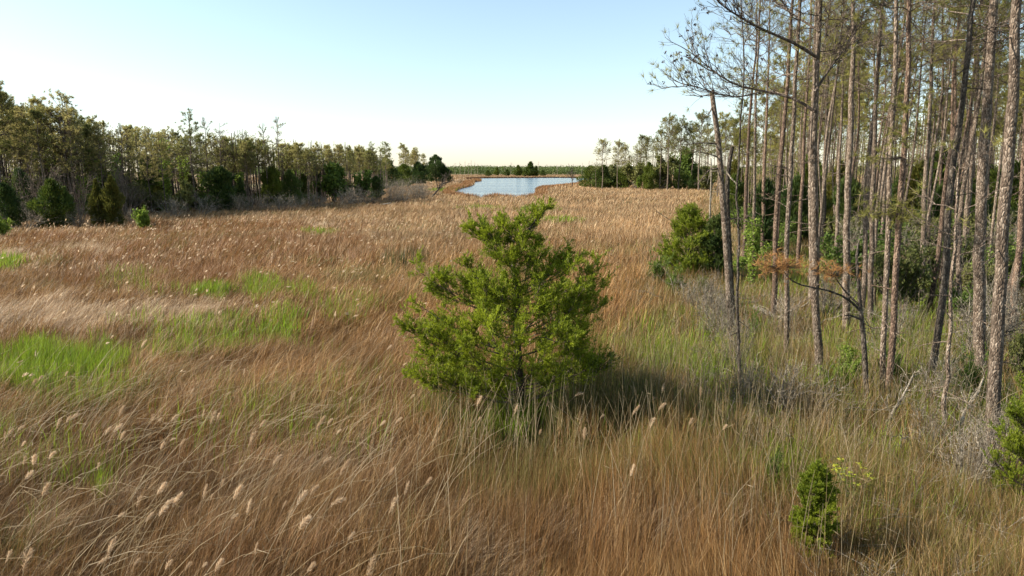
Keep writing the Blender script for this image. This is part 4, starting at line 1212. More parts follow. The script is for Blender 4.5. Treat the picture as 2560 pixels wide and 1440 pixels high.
BUSHES = [  # column, top, base, half width px, material, label
    (360, 528, 574, 28, 'vine', 'small bright green bush out in the rusty grass before the olive twin cedars'),
    (6, 548, 592, 20, 'vine', 'yellow-green bush at the left edge of the photo'),
    (836, 430, 506, 52, 'leaf', 'sunlit rounded green bush in the left row before a bare slim trunk'),
    (905, 440, 500, 30, 'leaf', 'yellow-green airy bush just left of the small dark cedar ending the row'),
    (742, 428, 470, 18, 'vine', 'yellow-green bush top showing behind the large green clump'),
    (470, 470, 530, 30, 'dull', 'pale olive bush at the foot of the left wood, left of the lone dark cedar'),
    (1540, 422, 470, 26, 'dull', 'dull bush tucked among cedars of the far right bank'),
    (1588, 420, 472, 34, 'dull', 'airy olive bush left of the bright conical cedar'),
    (1597, 446, 474, 10, 'vine', 'small yellow-green bush touching the bright conical cedar'),
    (1658, 406, 474, 36, 'dull', 'tall dull bush behind the dark slim far-bank cedar'),
    (1712, 390, 470, 36, 'leaf', 'light green tree-like bush among the far bank pines'),
    (1772, 430, 476, 32, 'dull', 'dull green bush at the meeting of far bank and right wood'),
    (1646, 640, 712, 26, 'leaf', 'low leafy bush at the marsh-side foot of the bushy sunlit juniper'),
    (1690, 685, 738, 34, 'leaf', 'low bright green bush in front of the bushy sunlit juniper'),
    (1752, 698, 752, 32, 'dull', 'low dull green bush before the thin grey dead stem'),
    (1880, 792, 845, 26, 'leaf', 'bright green low bush beside the pale barkless log'),
    (1930, 1142, 1200, 30, 'leaf', 'bright leafy sapling in the grass up-left of the small bright juniper'),
    (2115, 880, 975, 60, 'vine', 'yellow-green bush in front of the straight pine'),
    (2070, 930, 990, 36, 'vine', 'low yellow-green bush at the foot of the long-boughed pine'),
    (2232, 870, 960, 40, 'leaf', 'leafy bush right beside the close trunk pair'),
    (2410, 890, 1000, 46, 'leaf', 'leafy green bush between pale thin stem and stub-boughed pine'),
    (2340, 620, 700, 50, 'dull', 'dull bush in the middle of the right wood near the slim pine'),
    (2190, 640, 740, 44, 'dull', 'dull bush behind the bent dead sapling'),
    (2545, 820, 960, 60, 'dull', 'dull green bush behind the large edge juniper'),
]


def build_plants():
    mats = {'dark': M_CEDARDARK, 'mid': M_CEDAR, 'olive': M_OLIVECEDAR, 'bright': M_JUNIPER, 'leaf': M_LEAF, 'dull': M_DULLLEAF, 'vine': M_VINE}
    cache = {}

    def cedar(kind, mat, fine, i):
        key = (kind, mat, fine, i)
        if key not in cache:
            cache[key] = make_cedar(kind, mats[mat], 22000 if fine else 6500, 0.08 if fine else 0.19, 0.03 if fine else 0.085)
        return cache[key]
    for i, (px, top, by, hw, kind, mat, lab) in enumerate(CEDARS):
        base = at_z(px, by, 0.45); base[2] = 0
        depth = float(np.dot(base + np.array([0, 0, .45]) - CAM, FW))
        h = at_y(px, top, base[1])[2]
        w = hw / F * depth / {'cone': 0.36, 'oval': 0.38, 'round': 0.53}[kind]
        if 'juniper' in lab:
            R_ = hw / F * depth
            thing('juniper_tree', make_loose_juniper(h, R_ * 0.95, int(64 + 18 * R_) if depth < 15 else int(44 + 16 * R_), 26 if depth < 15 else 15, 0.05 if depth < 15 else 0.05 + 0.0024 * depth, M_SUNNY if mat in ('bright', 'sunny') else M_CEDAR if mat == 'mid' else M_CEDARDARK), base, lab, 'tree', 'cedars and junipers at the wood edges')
            continue
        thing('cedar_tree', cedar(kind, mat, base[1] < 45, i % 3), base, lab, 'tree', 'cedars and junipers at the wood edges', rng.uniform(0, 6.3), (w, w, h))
    bc = {}
    for i, (px, top, by, hw, mat, lab) in enumerate(BUSHES):
        base = at_z(px, by, 0.35); base[2] = 0
        h = at_y(px, top, base[1])[2]
        w = hw / F * base[1] / 0.62
        fine = base[1] < 45
        key = (mat, fine, i % 2)
        if key not in bc:
            bc[key] = make_bush(mats[mat], 6400 if fine else 3200, 0.055 if fine else 0.13, 0.028 if fine else 0.075)
        thing('leafy_bush', bc[key], base, lab, 'bush', 'leafy bushes', rng.uniform(0, 6.3), (w, w, h))
    # yellow flowering plant
    base = at_z(2132, 1265, 0.2); base[2] = 0
    az = rng.uniform(0, 6.3, 22); d = np.stack([np.cos(az) * 0.35, np.sin(az) * 0.35, np.full(22, 1.0)], 1)
    L = rng.uniform(0.55, 1.05, 22)
    P = d[:, None] * (L[:, None] * np.linspace(0, 1, 5))[:, :, None] + np.cumsum(rng.normal(0, 0.01, (22, 5, 3)), 1)
    sb = MB(); sb.tubes(P, rad(0.006, 0.003, 22, 5), 4, 0)
    C = np.repeat(P[:, 2:].reshape(-1, 3), 5, 0)
    sb.leaves(C, rand_unit(len(C)), 0.07, 0.02, 0)
    fl = thing('flowering_plant', [('stem', sb.mesh('flower_stem', M_LEAF))], base, 'plant with small yellow flower heads beside the small bright juniper', 'plant')
    for hd in P[:, -1]:
        fb = MB()
        for k in range(5):
            o = hd + rng.normal(0, 1, 3) * np.array([0.03, 0.03, 0.008]) * (k > 0)
            a = np.arange(10) * 2 * PI / 10
            rr = 0.022 * (1 + 0.35 * np.cos(a * 5))
            V = np.concatenate([[o + [0, 0, 0.012]], o + np.stack([np.cos(a) * rr, np.sin(a) * rr, np.zeros(10)], 1), [o - [0, 0, 0.012]]])
            fc = [[0, 1 + q_, 1 + (q_ + 1) % 10] for q_ in range(10)] + [[11, 1 + (q_ + 1) % 10, 1 + q_] for q_ in range(10)]
            fb.add(V, fc)
        obj('flower_head', fb.mesh('flower_head', M_YELLOW), fl)
    # grey leafless brush
    protos = [make_bare_shrub(M_GREYWOOD, 16, 0.6, 1.0), make_bare_shrub(M_GREYWOOD, 12, 0.8, 1.1), make_bare_shrub(M_TWIG, 14, 0.6, 1.0)]
    spots = [(1765, 700, 800, 60, 0), (1705, 700, 775, 45, 1), (1800, 740, 850, 50, 0), (1955, 915, 1040, 100, 0), (1880, 910, 1030, 60, 1), (2300, 1010, 1130, 70, 1), (2400, 1100, 1230, 60, 0),
              (2490, 1040, 1220, 70, 0), (1985, 740, 840, 50, 1), (2060, 690, 800, 60, 0), (1840, 800, 930, 50, 0), (2330, 880, 1010, 70, 1), (2420, 740, 900, 70, 0), 
             (2260, 760, 880, 60, 1), (2520, 720, 900, 60, 0), (2370, 620, 760, 50, 1), (2480, 560, 720, 50, 0), (2110, 560, 680, 40, 0), (2240, 560, 690, 40, 1),
             (440, 500, 545, 28, 0), (500, 492, 540, 26, 1), (600, 490, 532, 30, 0), (650, 490, 530, 24, 1), (700, 492, 528, 28, 0), (740, 490, 524, 22, 1), (790, 488, 522, 24, 0), (850, 480, 516, 26, 1), (880, 470, 512, 28, 0), (925, 478, 510, 24, 1),
             (980, 462, 508, 30, 0), (1010, 455, 504, 30, 1), (1040, 458, 502, 26, 0), (1000, 448, 480, 20, 1), (1050, 462, 490, 20, 0), (330, 520, 565, 20, 1), (200, 520, 570, 26, 0), (70, 520, 575, 26, 1), (480, 420, 520, 30, 2), (320, 430, 540, 34, 2), (640, 440, 516, 24, 2), (200, 440, 556, 30, 2), (100, 420, 560, 36, 2), (450, 470, 530, 22, 2)]
    for i, (px, top, by, hw, k) in enumerate(spots):
        base = at_z(px, by, 0.2); base[2] = 0
        h = at_y(px, top, base[1])[2] * 1.15
        w = hw / F * base[1] / 0.5
        lab = 'grey leafless brush tangled in the grass under the right wood' if px > 1600 else ('grey leafless shrub at the foot of the left wood and cedar row' if k < 2 else 'tall brown leafless shrub between trunks of the left wood')
        thing('bare_shrub', [('twig', protos[k])], base, lab, 'shrub', 'bare shrubs under the right wood' if px > 1600 else 'bare shrubs along the left wood', rng.uniform(0, 6.3), (w, w, h))
    # vine on the thin trunk at the right wood edge
    b = at_z(1883, 735, 0)
    vine([at_y(1882, 705, b[1]), at_y(1884, 640, b[1]), at_y(1885, 600, b[1]), at_y(1884, 545, b[1])], 0.36, b, 1500, 'bright yellow-green vine climbing a thin pine at the right wood edge', 0.12)
    b = at_z(1862, 700, 0)
    vine([at_y(1840, 690, b[1]), at_y(1850, 660, b[1]), at_y(1866, 645, b[1]), at_y(1890, 655, b[1])], 0.38, b, 800, 'low spreading yellow-green vine below the climbing one', 0.12)
    b = at_z(1925, 700, 0)
    vine([at_y(1905, 640, b[1]), at_y(1918, 625, b[1]), at_y(1940, 600, b[1])], 0.4, b, 300, 'sparse vine hanging between thin pines right of the climbing one', 0.12)
    # vine-hung trunks of the left wood
    for px, top, by, hw in ((410, 345, 520, 11), (418, 400, 520, 9), (460, 392, 516, 12), (228, 372, 545, 14), (210, 440, 548, 16), (290, 380, 540, 10), (505, 430, 520, 9), (250, 330, 545, 12), (600, 430, 512, 9), (140, 330, 550, 16)):
        D = left_edge(px) + 4
        b = at_y(px, by, D); b[2] = 0
        vine([np.array([b[0], D, 0.5]), np.array([b[0] + 0.2, D, 3.0]), at_y(px, top, D)], hw / F * D, b, 420, 'yellow-green vine-hung trunk at the face of the left wood', 0.34, 'vines on the left wood')


# ------------------------------------------------------------------ the woods
def build_woods():
    near = [make_pine(17, rng.uniform(0.07, 0.11), rng.uniform(0.56, 0.66), rng.uniform(1.5, 2.1), 24, rng.uniform(0.3, 0.6), 1, [M_BARK, M_BARKR][i % 3 == 1], M_NEEDLE, branch_r=0.024, wob=0.05) for i in range(6)]
    mid = [make_pine(16, rng.uniform(0.13, 0.17), rng.uniform(0.38, 0.55), rng.uniform(2.0, 2.7), 42, a, 0, [M_BARK, M_TWIG][i % 2], M_NEEDLEFAR, branch_r=0.045) for i, a in enumerate((0.75, 0.6, 0.5, 0.8, 0.4, 0.55, 0.3, 0.45))]
    tall = [make_pine(20, 0.22, rng.uniform(0.52, 0.62), rng.uniform(3.4, 4.4), 44, 1.0, 0, M_BARK, M_NEEDLEFAR, branch_r=0.07) for i in range(4)]
    rmid = [make_pine(17, 0.11, rng.uniform(0.58, 0.66), rng.uniform(1.6, 2.2), 26, rng.uniform(0.4, 0.7), 0, M_BARK, M_NEEDLE, branch_r=0.03, wob=0.04) for i in range(4)]
    strip = [make_pine(14, 0.13, rng.uniform(0.56, 0.64), rng.uniform(1.5, 2.1), 34, rng.uniform(0.6, 0.9), 0, M_BARK, M_NEEDLEFAR, branch_r=0.045) for i in range(4)]
    dead = [make_pine(16, 0.16, 0.5, rng.uniform(1.8, 2.3), 26, 0.06, 0, M_TWIG, M_NEEDLEFAR, branch_r=0.06) for i in range(3)]
    # --- right wood, behind the single trunks
    pts = [at_z(l[0][0][0], l[0][0][1], 0)[:2] for l in NEAR]
    tries = 0
    cnt = 0
    while cnt < 160 and tries < 8000:
        tries += 1
        D = 25 + 85 * rng.random() ** 1.25
        lo = np.interp(D, [25, 40, 60, 90, 110], [1960, 1880, 1830, 1790, 1770])
        px = rng.uniform(lo, 2660)
        x = (px - W / 2) / F * D
        if min(math.hypot(x - a, D - b) for a, b in pts) < (1.0 if D < 60 else 1.3):
            continue
        pts.append(np.array([x, D]))
        cnt += 1
        p = near[cnt % 6] if D < 55 else rmid[cnt % 4]
        hh = rng.uniform(14.5, 18.5) if px > 1950 else rng.uniform(10, 14.5)
        sc = hh / 17
        front = D < 42
        thing('pine_tree', p, (x, D, 0), 'slim pine trunk inside the right wood, close behind the front trunks' if front else 'slender pine in the crowded depth of the right wood', 'tree',
              'inner pines of the right wood near its front' if front else 'pines deep in the right wood', rng.uniform(0, 6.3), (sc * rng.uniform(0.75, 1.05), sc * rng.uniform(0.75, 1.05), sc), (rng.normal(0, 0.02), rng.normal(0, 0.02)))
    # undergrowth that closes the wood
    ub = [make_cedar('oval', M_CEDAR), make_cedar('cone', M_OLIVECEDAR), make_cedar('round', M_CEDAR)]
    bb = [make_bush(M_DULLLEAF, 4200, 0.06, 0.03), make_bush(M_LEAF, 4200, 0.06, 0.032)]
    for i in range(36):
        D = 46 + 75 * rng.random()
        px = rng.uniform(np.interp(D, [46, 70, 120], [1890, 1830, 1790]), 2760)
        h = rng.uniform(3.5, 7.5); w = h * rng.uniform(0.7, 1.1)
        thing('cedar_tree', ub[i % 3], ((px - W / 2) / F * D, D, 0), 'shaded young cedar among the trunks deep in the right wood', 'tree', 'young cedars deep in the right wood', rng.uniform(0, 6.3), (w, w, h))
    for i in range(84):
        D = 26 + 60 * rng.random()
        px = rng.uniform(np.interp(D, [26, 40, 90], [2050, 1900, 1800]), 2760)
        h = rng.uniform(1.2, 3.4); w = h * rng.uniform(0.8, 1.4)
        thing('leafy_bush', bb[i % 2], ((px - W / 2) / F * D, D, 0), 'low green undergrowth bush among the trunks of the right wood', 'bush', 'undergrowth bushes of the right wood', rng.uniform(0, 6.3), (w, w, h))
    # --- farther trees that read as one mass behind each wood
    for lab, pxr, dfun, hfun, nt, nc, zlo, r in (('dense mass of farther pines closing the view behind the left wood', (-520, 600), lambda p, n: left_edge(p) + rng.uniform(9, 58, n), lambda p: np.interp(p, [-500, 0, 300, 620], [16.0, 15.5, 12.6, 11.2]), 430, 760, 0.3, 0.13),
                                             ('thin strip of far slender pines with sky between, right of the left wood', (560, 965), lambda p, n: left_edge(p) + rng.uniform(3, 20, n), lambda p: np.interp(p, [560, 700, 850, 965], [12.0, 11.6, 11.0, 11.5]), 150, 150, 0.66, 0.12),
                                             ('dense mass of farther pines closing the view behind the right wood', (1880, 3000), lambda p, n: rng.uniform(98, 165, n), lambda p: np.interp(p, [1880, 2050, 2300, 3000], [11, 14, 17, 18]), 380, 1150, 0.06, 0.13),
                                             ('low green thicket of farther trees behind the pines of the far right bank', (1486, 1830), lambda p, n: rng.uniform(228, 270, n), lambda p: np.interp(p, [1486, 1560, 1650, 1760, 1830], [9, 12, 18, 19, 16]), 70, 330, 0.1, 0.14)):
        mb = MB()
        p = rng.uniform(*pxr, nt); D = dfun(p, nt)
        b = np.stack([(p - W / 2) / F * D, D, np.zeros(nt)], 1)
        hh = hfun(p) * rng.uniform(0.8, 1.05, nt)
        top = np.stack([rng.normal(0, .35, nt), rng.normal(0, .35, nt), hh], 1)
        mid_ = top * 0.5 + rng.normal(0, 0.12, (nt, 3))
        mb.tubes(np.stack([b, b + mid_, b + top], 1), rad(r, r * 0.4, nt, 3) * rng.uniform(0.6, 1.2, (nt, 1)), 5, 0)
        # crowns: each sits on a trunk of the mass
        q = rng.integers(0, nt, nc)
        f = zlo + (0.93 - zlo) * rng.random(nc) ** 0.8
        Cc = b[q] + top[q] * f[:, None] + rng.normal(0, 1, (nc, 3)) * np.array([1.0, 1.0, 0.3])
        C = np.repeat(Cc, 60, 0) + rng.normal(0, 1, (nc * 60, 3)) * np.array([0.75, 0.75, 0.5])
        C[:, 2] = np.maximum(C[:, 2], 0.2)
        mb.leaves(C, rand_unit(len(C)) + np.array([0, 0, 0.5]), rng.uniform(0.25, 0.55, len(C)), 0.12, 1)
        C = np.repeat(Cc, 12, 0) + rng.normal(0, 1, (nc * 12, 3)) * np.array([0.8, 0.8, 0.5])
        C[:, 2] = np.clip(C[:, 2], 0.2, np.repeat(hh[q], 12) - 0.9)
        mb.leaves(C, rand_unit(len(C)) + np.array([0, 0, 0.5]), rng.uniform(0.6, 1.3, len(C)), 0.05, 0)
        tag(obj('wood_mass', mb.mesh('wood_mass', [M_BARK, M_NEEDLEFAR])), lab, 'wood', kind='stuff')
    # --- pines of the far right bank: column, top row, depth, label
    for i, (px, top, D, lab) in enumerate(((1503, 358, 215, 'leftmost open-crowned pine of the far right bank'), (1541, 360, 220, 'round-topped pine second from the left on the far right bank'), (1556, 366, 235, 'pine half hidden behind the round-topped one on the far right bank'),
                                           (1598, 348, 225, 'full-crowned pine standing apart in the middle of the far right bank'), (1612, 352, 240, 'thin pine touching the full-crowned one on the far right bank'), (1664, 302, 205, 'tall pine leading the highest clump of the far right bank'),
                                           (1692, 306, 215, 'second pine in the highest clump of the far right bank'), (1645, 336, 210, 'lower pine on the left flank of the highest clump'), (1680, 330, 228, 'pine in the middle of the highest clump, behind the others'), (1742, 296, 200, 'broad-crowned tall pine just left of the broken snag top'),
                                           (1722, 318, 215, 'thin-crowned pine left of the broad-crowned tall one'), (1790, 320, 150, 'pine seen behind the top of the broken snag'), (1822, 312, 160, 'rounded pine crown right behind the broken snag'), (1760, 330, 222, 'sparse pine right of the broad-crowned tall one'),
                                           (1850, 318, 130, 'far pine seen between the first thin trunks of the right wood'))):
        x = (px - W / 2) / F * D
        h = HC + (HZ - top) / F * D
        sc = h / 20
        thing('pine_tree', tall[i % 4], (x, D, 0), lab, 'tree', 'pines on the far right bank', rng.uniform(0, 6.3), (sc, sc, sc))
    # --- left wood
    prof_x = [-400, 0, 100, 200, 300, 400, 500, 600, 700, 800, 900, 960, 1000, 1060, 1100]
    prof_y = [190, 228, 270, 285, 312, 330, 332, 348, 358, 362, 368, 372, 366, 384, 408]
    named = [(18, 226, 3, 'highest full-crowned pine at the left end of the left wood'), (188, 250, 4, 'pine whose open crown rises above its neighbours in the left wood'), (492, 296, 2, 'dark open-crowned pine rising above the middle of the left wood'), (130, 268, 6, 'pine just left of the raised open crown in the left wood'),
             (1012, 364, 8, 'full round pine near the far tip of the left wood'), (970, 362, 8, 'bare-looking pine left of the full round far one'), (936, 366, 6, 'small open pine before the gap near the far tip'), (1042, 376, 8, 'low pine right of the full round far one')]
    deadn = [(706, 304, 2, 'tall bare dead tree standing clear above the left wood canopy'), (672, 312, 3, 'thin bare dead tree left of the tallest dead one'), (565, 312, 3, 'bare dead crown poking out above the middle of the left wood'), (528, 306, 4, 'slim dead top just right of the dark open-crowned pine'), (622, 326, 4, 'sparse dead top between two bare trees of the left wood')]
    k = 0
    for px, top, back, lab in named + deadn:
        D = left_edge(px) + back
        x = (px - W / 2) / F * D
        h = HC + (HZ - top) / F * D
        isd = (px, top, back, lab) in deadn
        p = dead[k % 3] if isd else mid[k % 4]
        sc = h / 16
        ws = sc * (0.9 if isd else 1.15)
        thing('dead_pine' if isd else 'pine_tree', p, (x, D, 0), lab, 'dead tree' if isd else 'tree', None, rng.uniform(0, 6.3), (ws, ws, sc))
        k += 1
    got = []
    tries = 0
    while len(got) < 118 and tries < 9000:
        tries += 1
        px = rng.choice([rng.uniform(-330, 0), rng.uniform(0, 560), rng.uniform(560, 950), rng.uniform(960, 1085)], p=[.08, .42, .42, .08])
        back = (26 if px < 560 else np.interp(px, [560, 800, 1085], [18, 10, 40])) * rng.random() ** 1.2 + 1
        D = left_edge(px) + back
        x = (px - W / 2) / F * D
        if got and min(math.hypot(x - a, D - b) for a, b in got) < 1.15:
            continue
        got.append((x, D))
        top = np.interp(px, prof_x, prof_y) + abs(rng.normal(0, 13)) + 3
        h = max(8.5, HC + (HZ - top) / F * D)
        p = mid[int(rng.integers(8))] if rng.random() < 0.88 else dead[k % 3]
        k += 1
        if px > 600:
            p = strip[k % 4]
        sc = h / (14 if px > 600 else 16)
        w = sc * rng.uniform(0.8, 1.15)
        grp = 'thin strip of pines at the far end of the left wood' if px > 640 else 'pines of the dense left wood'
        thing('pine_tree', p, (x, D, 0), 'slim pine in the thin far strip of the left wood with sky between trunks' if px > 640 else 'pine in the dense brown-green left wood', 'tree', grp, rng.uniform(0, 6.3), (w, w, sc), (rng.normal(0, 0.015), rng.normal(0, 0.015)))
    for i in range(70):
        px = rng.uniform(-330, 700) if i < 58 else rng.uniform(700, 1090)
        D = left_edge(px) + rng.uniform(3, 30)
        h = rng.uniform(2.5, 6.5) if px < 600 else rng.uniform(2, 4.5); w = h * rng.uniform(0.8, 1.2)
        if i % 3:
            thing('cedar_tree', ub[i % 3], ((px - W / 2) / F * D, D, 0), 'shaded young cedar among the trunks of the left wood', 'tree', 'young cedars inside the left wood', rng.uniform(0, 6.3), (w, w, h))
        else:
            thing('leafy_bush', bb[0], ((px - W / 2) / F * D, D, 0), 'dull undergrowth bush among the trunks of the left wood', 'bush', 'undergrowth bushes of the left wood', rng.uniform(0, 6.3), (w, w, h))


# ------------------------------------------------------------------ beyond the pond
def build_far():
    fb = MB()
    n = 110000
    x = rng.uniform(-520, 900, n); y = 1110 + 420 * rng.random(n) ** 1.3
    hmax = 11.0 + 5.0 * fbm(x, y, 60, 5) * vnoise(x, y, 9, 8) * 1.6
    z = hmax * rng.random(n) ** 0.7 * np.interp(y, [1110, 1180], [0.55, 1.0])
    fb.leaves(np.stack([x, y, z], 1), rand_unit(n) + np.array([0, 0, 0.6]), rng.uniform(1.6, 3.6, n), 1.5, 0)
    tag(obj('far_wood', fb.mesh('far_wood', M_FARLEAF)), 'low green wood along the horizon beyond the pond', 'wood', kind='stuff')
    ced = [make_cedar('cone', M_CEDAR, 2600, 0.3, 0.16), make_cedar('round', M_CEDAR, 2600, 0.3, 0.16)]
    for px, top, by, hw, k, lab in ((1326, 406, 441, 15, 0, 'pointed conifer, tallest of the small trees beyond the pond'), (1296, 414, 440, 11, 0, 'dark round-shouldered tree left of the pointed conifer beyond the pond'), (1243, 417, 439, 7, 0, 'small tree left of centre on the flat beyond the pond'),
                                    (1219, 426, 441, 8, 1, 'leftmost low bush on the flat beyond the pond'), (1268, 424, 440, 9, 1, 'low bush between two small trees beyond the pond'), (1312, 425, 441, 8, 1, 'low bush touching the left side of the pointed conifer'), (1357, 426, 440, 8, 1, 'low bush right of the pointed conifer beyond the pond'), (1340, 416, 441, 8, 0, 'shorter tree against the right side of the pointed conifer')):
        b = at_z(px, by, 0.0)
        h = at_y(px, top, b[1])[2]; w = hw / F * b[1] / (0.34 if k == 0 else 0.5)
        thing('distant_tree' if k == 0 else 'distant_bush', ced[k], b, lab, 'tree' if k == 0 else 'bush', None, rng.uniform(0, 6.3), (w, w, h))
    for i, (px, top) in enumerate(((1140, 408), (1152, 404), (1163, 402), (1172, 408), (1180, 400), (1189, 405), (1196, 411), (1262, 412), (1277, 405), (1345, 404), (1392, 412), (1452, 408), (1468, 402))):
        D = 960 + 12 * i
        b = np.array([(px - W / 2) / F * D, D, 0.0])
        h = HC + (HZ - top) / F * D
        S = spine(h, 8, 0.03, (rng.normal(0, 0.04), 0))
        tb = MB(); tb.tubes(S[None], np.linspace(0.32, 0.12, 8)[None], 5)
        stubs(tb, S, h, 0.4, 0.95, 8, 2.2, 0.13)
        thing('distant_snag', [('trunk', tb.mesh('distant_snag_trunk', M_GREYWOOD))], b, 'bare dead trunk standing up from the far wood on the horizon', 'dead tree', 'distant dead trunks on the horizon')
    # weathered plank and small hide at the left
    A = at_z(958, 511, 0.75); B = at_z(976, 508, 0.75)
    o = np.array([A[0], A[1], 0.0])
    mb = MB()
    d = unit((B - A)[None])[0]; s = np.array([-d[1], d[0], 0]) * 0.18
    Lp = B - A
    pts = []
    for zz in (0.0, 0.07):
        pts += [A - o - s + [0, 0, zz], A - o + s + [0, 0, zz], B - o + s + [0, 0, zz + .02], B - o - s + [0, 0, zz + .02]]
    mb.add(np.array(pts), [[3, 2, 1, 0], [4, 5, 6, 7], [0, 1, 5, 4], [1, 2, 6, 5], [2, 3, 7, 6], [3, 0, 4, 7]])
    tag(obj('weathered_plank', mb.mesh('weathered_plank', M_PALEWOOD)), 'pale weathered plank lying on the grass below the end of the cedar row', 'plank').location = tuple(o)
    D = 300.0
    b = np.array([(1033 - W / 2) / F * D, D, 0.0])

    def box(mb, c, sx, sy, sz):
        c = np.array(c, float)
        V = np.array([[i, j, k] for k in (0, 1) for j in (-.5, .5) for i in (-.5, .5)]) * [sx, sy, sz] + c
        mb.add(V, [[0, 2, 3, 1], [4, 5, 7, 6], [0, 1, 5, 4], [1, 3, 7, 5], [3, 2, 6, 7], [2, 0, 4, 6]])
    wb, rb, pb = MB(), MB(), MB()
    box(wb, (0, 0, 0.5), 2.4, 1.6, 1.1)
    box(rb, (0, 0, 1.95), 2.9, 2.1, 0.14)
    for sx in (-1.2, 1.2):
        for sy in (-0.8, 0.8):
            box(pb, (sx, sy, 0), 0.12, 0.12, 1.945)
    thing('wooden_hide', [('wall', wb.mesh('hide_wall', M_DARKBARK)), ('roof', rb.mesh('hide_roof', M_PALEWOOD)), ('post', pb.mesh('hide_post', M_PALEWOOD))], b, 'small dark hide with a pale flat roof before the far left cedars', 'hut')


# ------------------------------------------------------------------ reeds
REEDS = [(570, 985), (398, 1050), (405, 1115), (530, 1045), (50, 1070), (58, 1110), (12, 1090), (145, 1060), (185, 1040), (170, 1048), (268, 1078), (292, 1070), (305, 1090), (380, 1045), (435, 1045), (480, 978), (508, 1035), (545, 1040),
         (430, 1098), (455, 1108), (128, 1138), (70, 1188), (85, 1150), (345, 1255), (300, 1288), (402, 1222), (512, 1230), (528, 1243), (418, 1258), (441, 1250), (405, 1278), (372, 1293), (592, 1232), (556, 1208), (583, 1292), (622, 1326), (640, 1372),
         (275, 1370), (255, 1402), (420, 1412), (468, 1416), (510, 1412), (545, 1414), (64, 1402), (815, 1150), (978, 1180), (1016, 1221), (981, 1263), (846, 1079), (800, 1058), (823, 1055), (1030, 992), (1197, 1003), (1235, 995), (1224, 1023),
         (1197, 1048), (1368, 1009), (1290, 1023), (995, 1051), (860, 1169), (783, 1225), (752, 1245), (710, 1263), (724, 1287), (877, 1339), (776, 1419), (926, 1419), (1657, 971), (1634, 996), (1589, 1025), (1653, 1016), (1504, 1041), (1461, 1086),
         (1629, 1058), (1726, 1055), (1811, 1068), (1752, 980), (1709, 961), (1969, 971), (1580, 1176), (100, 945), (85, 955), (165, 935), (245, 1165), (690, 1150), (655, 1060), (610, 930), (875, 1000), (1445, 985), (1350, 1080)]


def plume_strands(C, T, n, L, wid):
    """feathery strands hanging from an axis"""
    m = len(C)
    t = rng.uniform(0, 1, n)
    B = along(C, t)
    f = np.minimum((t * (m - 1)).astype(int), m - 2)
    ax = unit(C[f + 1] - C[f])
    d = unit(ax + 0.6 * rand_unit(n) + np.array([0, 0, -0.22]))
    Ln = L * (0.5 + np.sin(np.clip(t, 0, 1) * PI) * 0.9) * rng.uniform(0.6, 1.2, n)
    return B, d, Ln


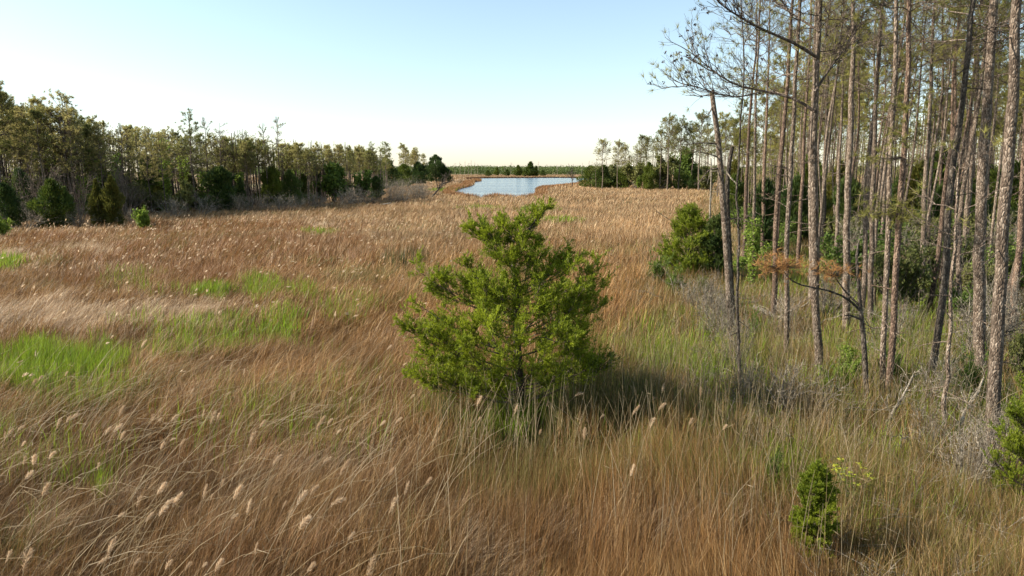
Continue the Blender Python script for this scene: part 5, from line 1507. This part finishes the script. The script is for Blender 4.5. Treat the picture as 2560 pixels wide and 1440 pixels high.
def build_reeds():
    protos = []
    for i in range(10):
        lean = rng.uniform(0.1, 0.6); L = 1.6
        s = np.linspace(0, 1, 9)
        a = lean * (0.35 + 1.0 * s)
        P = np.cumsum(np.stack([np.sin(a), np.zeros(9), np.cos(a)], 1) * L / 8, 0)
        P = P - P[0]
        sb = MB(); sb.tubes(P[None], np.linspace(0.006, 0.003, 9)[None], 5)
        T = unit(P[-1] - P[-2])
        q = np.linspace(0, 1, 7)
        b = a[-1] + rng.uniform(0.0, 0.9) * q
        C = P[-1] + np.concatenate([[np.zeros(3)], np.cumsum(np.stack([np.sin(b), np.zeros(7), np.cos(b)], 1)[:-1] * rng.uniform(0.18, 0.30) / 6, 0)])
        sb.tubes(C[None], np.linspace(0.003, 0.0015, 7)[None], 4)
        pb = MB()
        B, d, Ln = plume_strands(C, T, int(rng.integers(130, 280)), rng.uniform(0.045, 0.08), 0.006)
        w = unit(np.cross(d, rand_unit(len(d)))) * 0.003
        V = np.stack([B - w * 0.4, B + d * Ln[:, None] * 0.55 + w, B + d * Ln[:, None], B + d * Ln[:, None] * 0.55 - w], 1).reshape(-1, 3)
        pb.add(V, np.arange(len(V)).reshape(-1, 4))
        sb.leaves(P[[2, 4, 5]], np.stack([rng.normal(0.5, 0.6, 3), rng.normal(0, 0.6, 3), rng.uniform(0, 0.8, 3)], 1), rng.uniform(0.2, 0.35, 3), 0.010, 0)
        protos.append(([('stalk', sb.mesh('reed_stalk', M_STALK)), ('plume', pb.mesh('reed_plume', M_PLUME))], C[3]))
    spots = list(REEDS)
    while len(spots) < 112:
        u = rng.uniform(-20, 1080); v = rng.uniform(800, 1430)
        if u > 560 and v > 1330: continue
        if rng.random() < 0.35 + 0.4 * (v < 1000):
            spots.append((u, v))
    for i, (u, v) in enumerate(spots):
        parts, c = protos[i % 10]
        sc = rng.uniform(0.5, 1.0)
        az = rng.normal(0.25, 0.35) if u < 1250 else rng.normal(0.3, 0.9)
        off = np.array([c[0] * math.cos(az), c[0] * math.sin(az), c[2]]) * sc
        p = at_z(u, v, off[2])
        b = p - off; b[2] = 0
        thing('reed', parts, b, 'tan feathery reed plume nodding on its stalk above the brown grass' if u < 1250 else 'tan reed plume standing upright in the shaded reeds right of the juniper', 'reed',
              'reed plumes over the brown grass' if u < 1250 else 'reed plumes right of the juniper', az, sc)
    # the countless small plumes farther out, single specks of hair on the wind-bent tops
    mb = MB()
    x, y = scatter(16, 75, 0.9)
    u, v = to_px(x, y, 1.1)
    k = (u < 1500) & (rng.random(len(x)) < np.interp(u, [-50, 900, 1500], [0.5, 0.4, 0.06]) * (0.2 + vnoise(x, y, 5, 3))) & (y < left_edge(u) - 6)
    x, y = x[k], y[k]
    n = len(x)
    B = np.stack([x, y, rng.uniform(0.75, 1.25, n)], 1)
    d = unit(np.stack([rng.normal(0.6, 0.25, n), rng.normal(0.1, 0.3, n), rng.normal(0.55, 0.3, n)], 1))
    sz = (0.15 + y * 0.0015)
    for rep in range(4):
        mb.leaves(B + rng.normal(0, 0.012, B.shape), d + 0.25 * rand_unit(n), sz * rng.uniform(0.7, 1.1, n), 0.02 + y * 0.0005, 0)
    tag(obj('small_reed_plumes', mb.mesh('small_reed_plumes', M_PLUME)), 'countless small pale plumes dotting the brown marsh', 'reeds', kind='stuff')



build_light()
build_setting()
build_grass()
build_juniper()
build_near_pines()
build_snags()
build_plants()
build_woods()
build_far()
build_reeds()
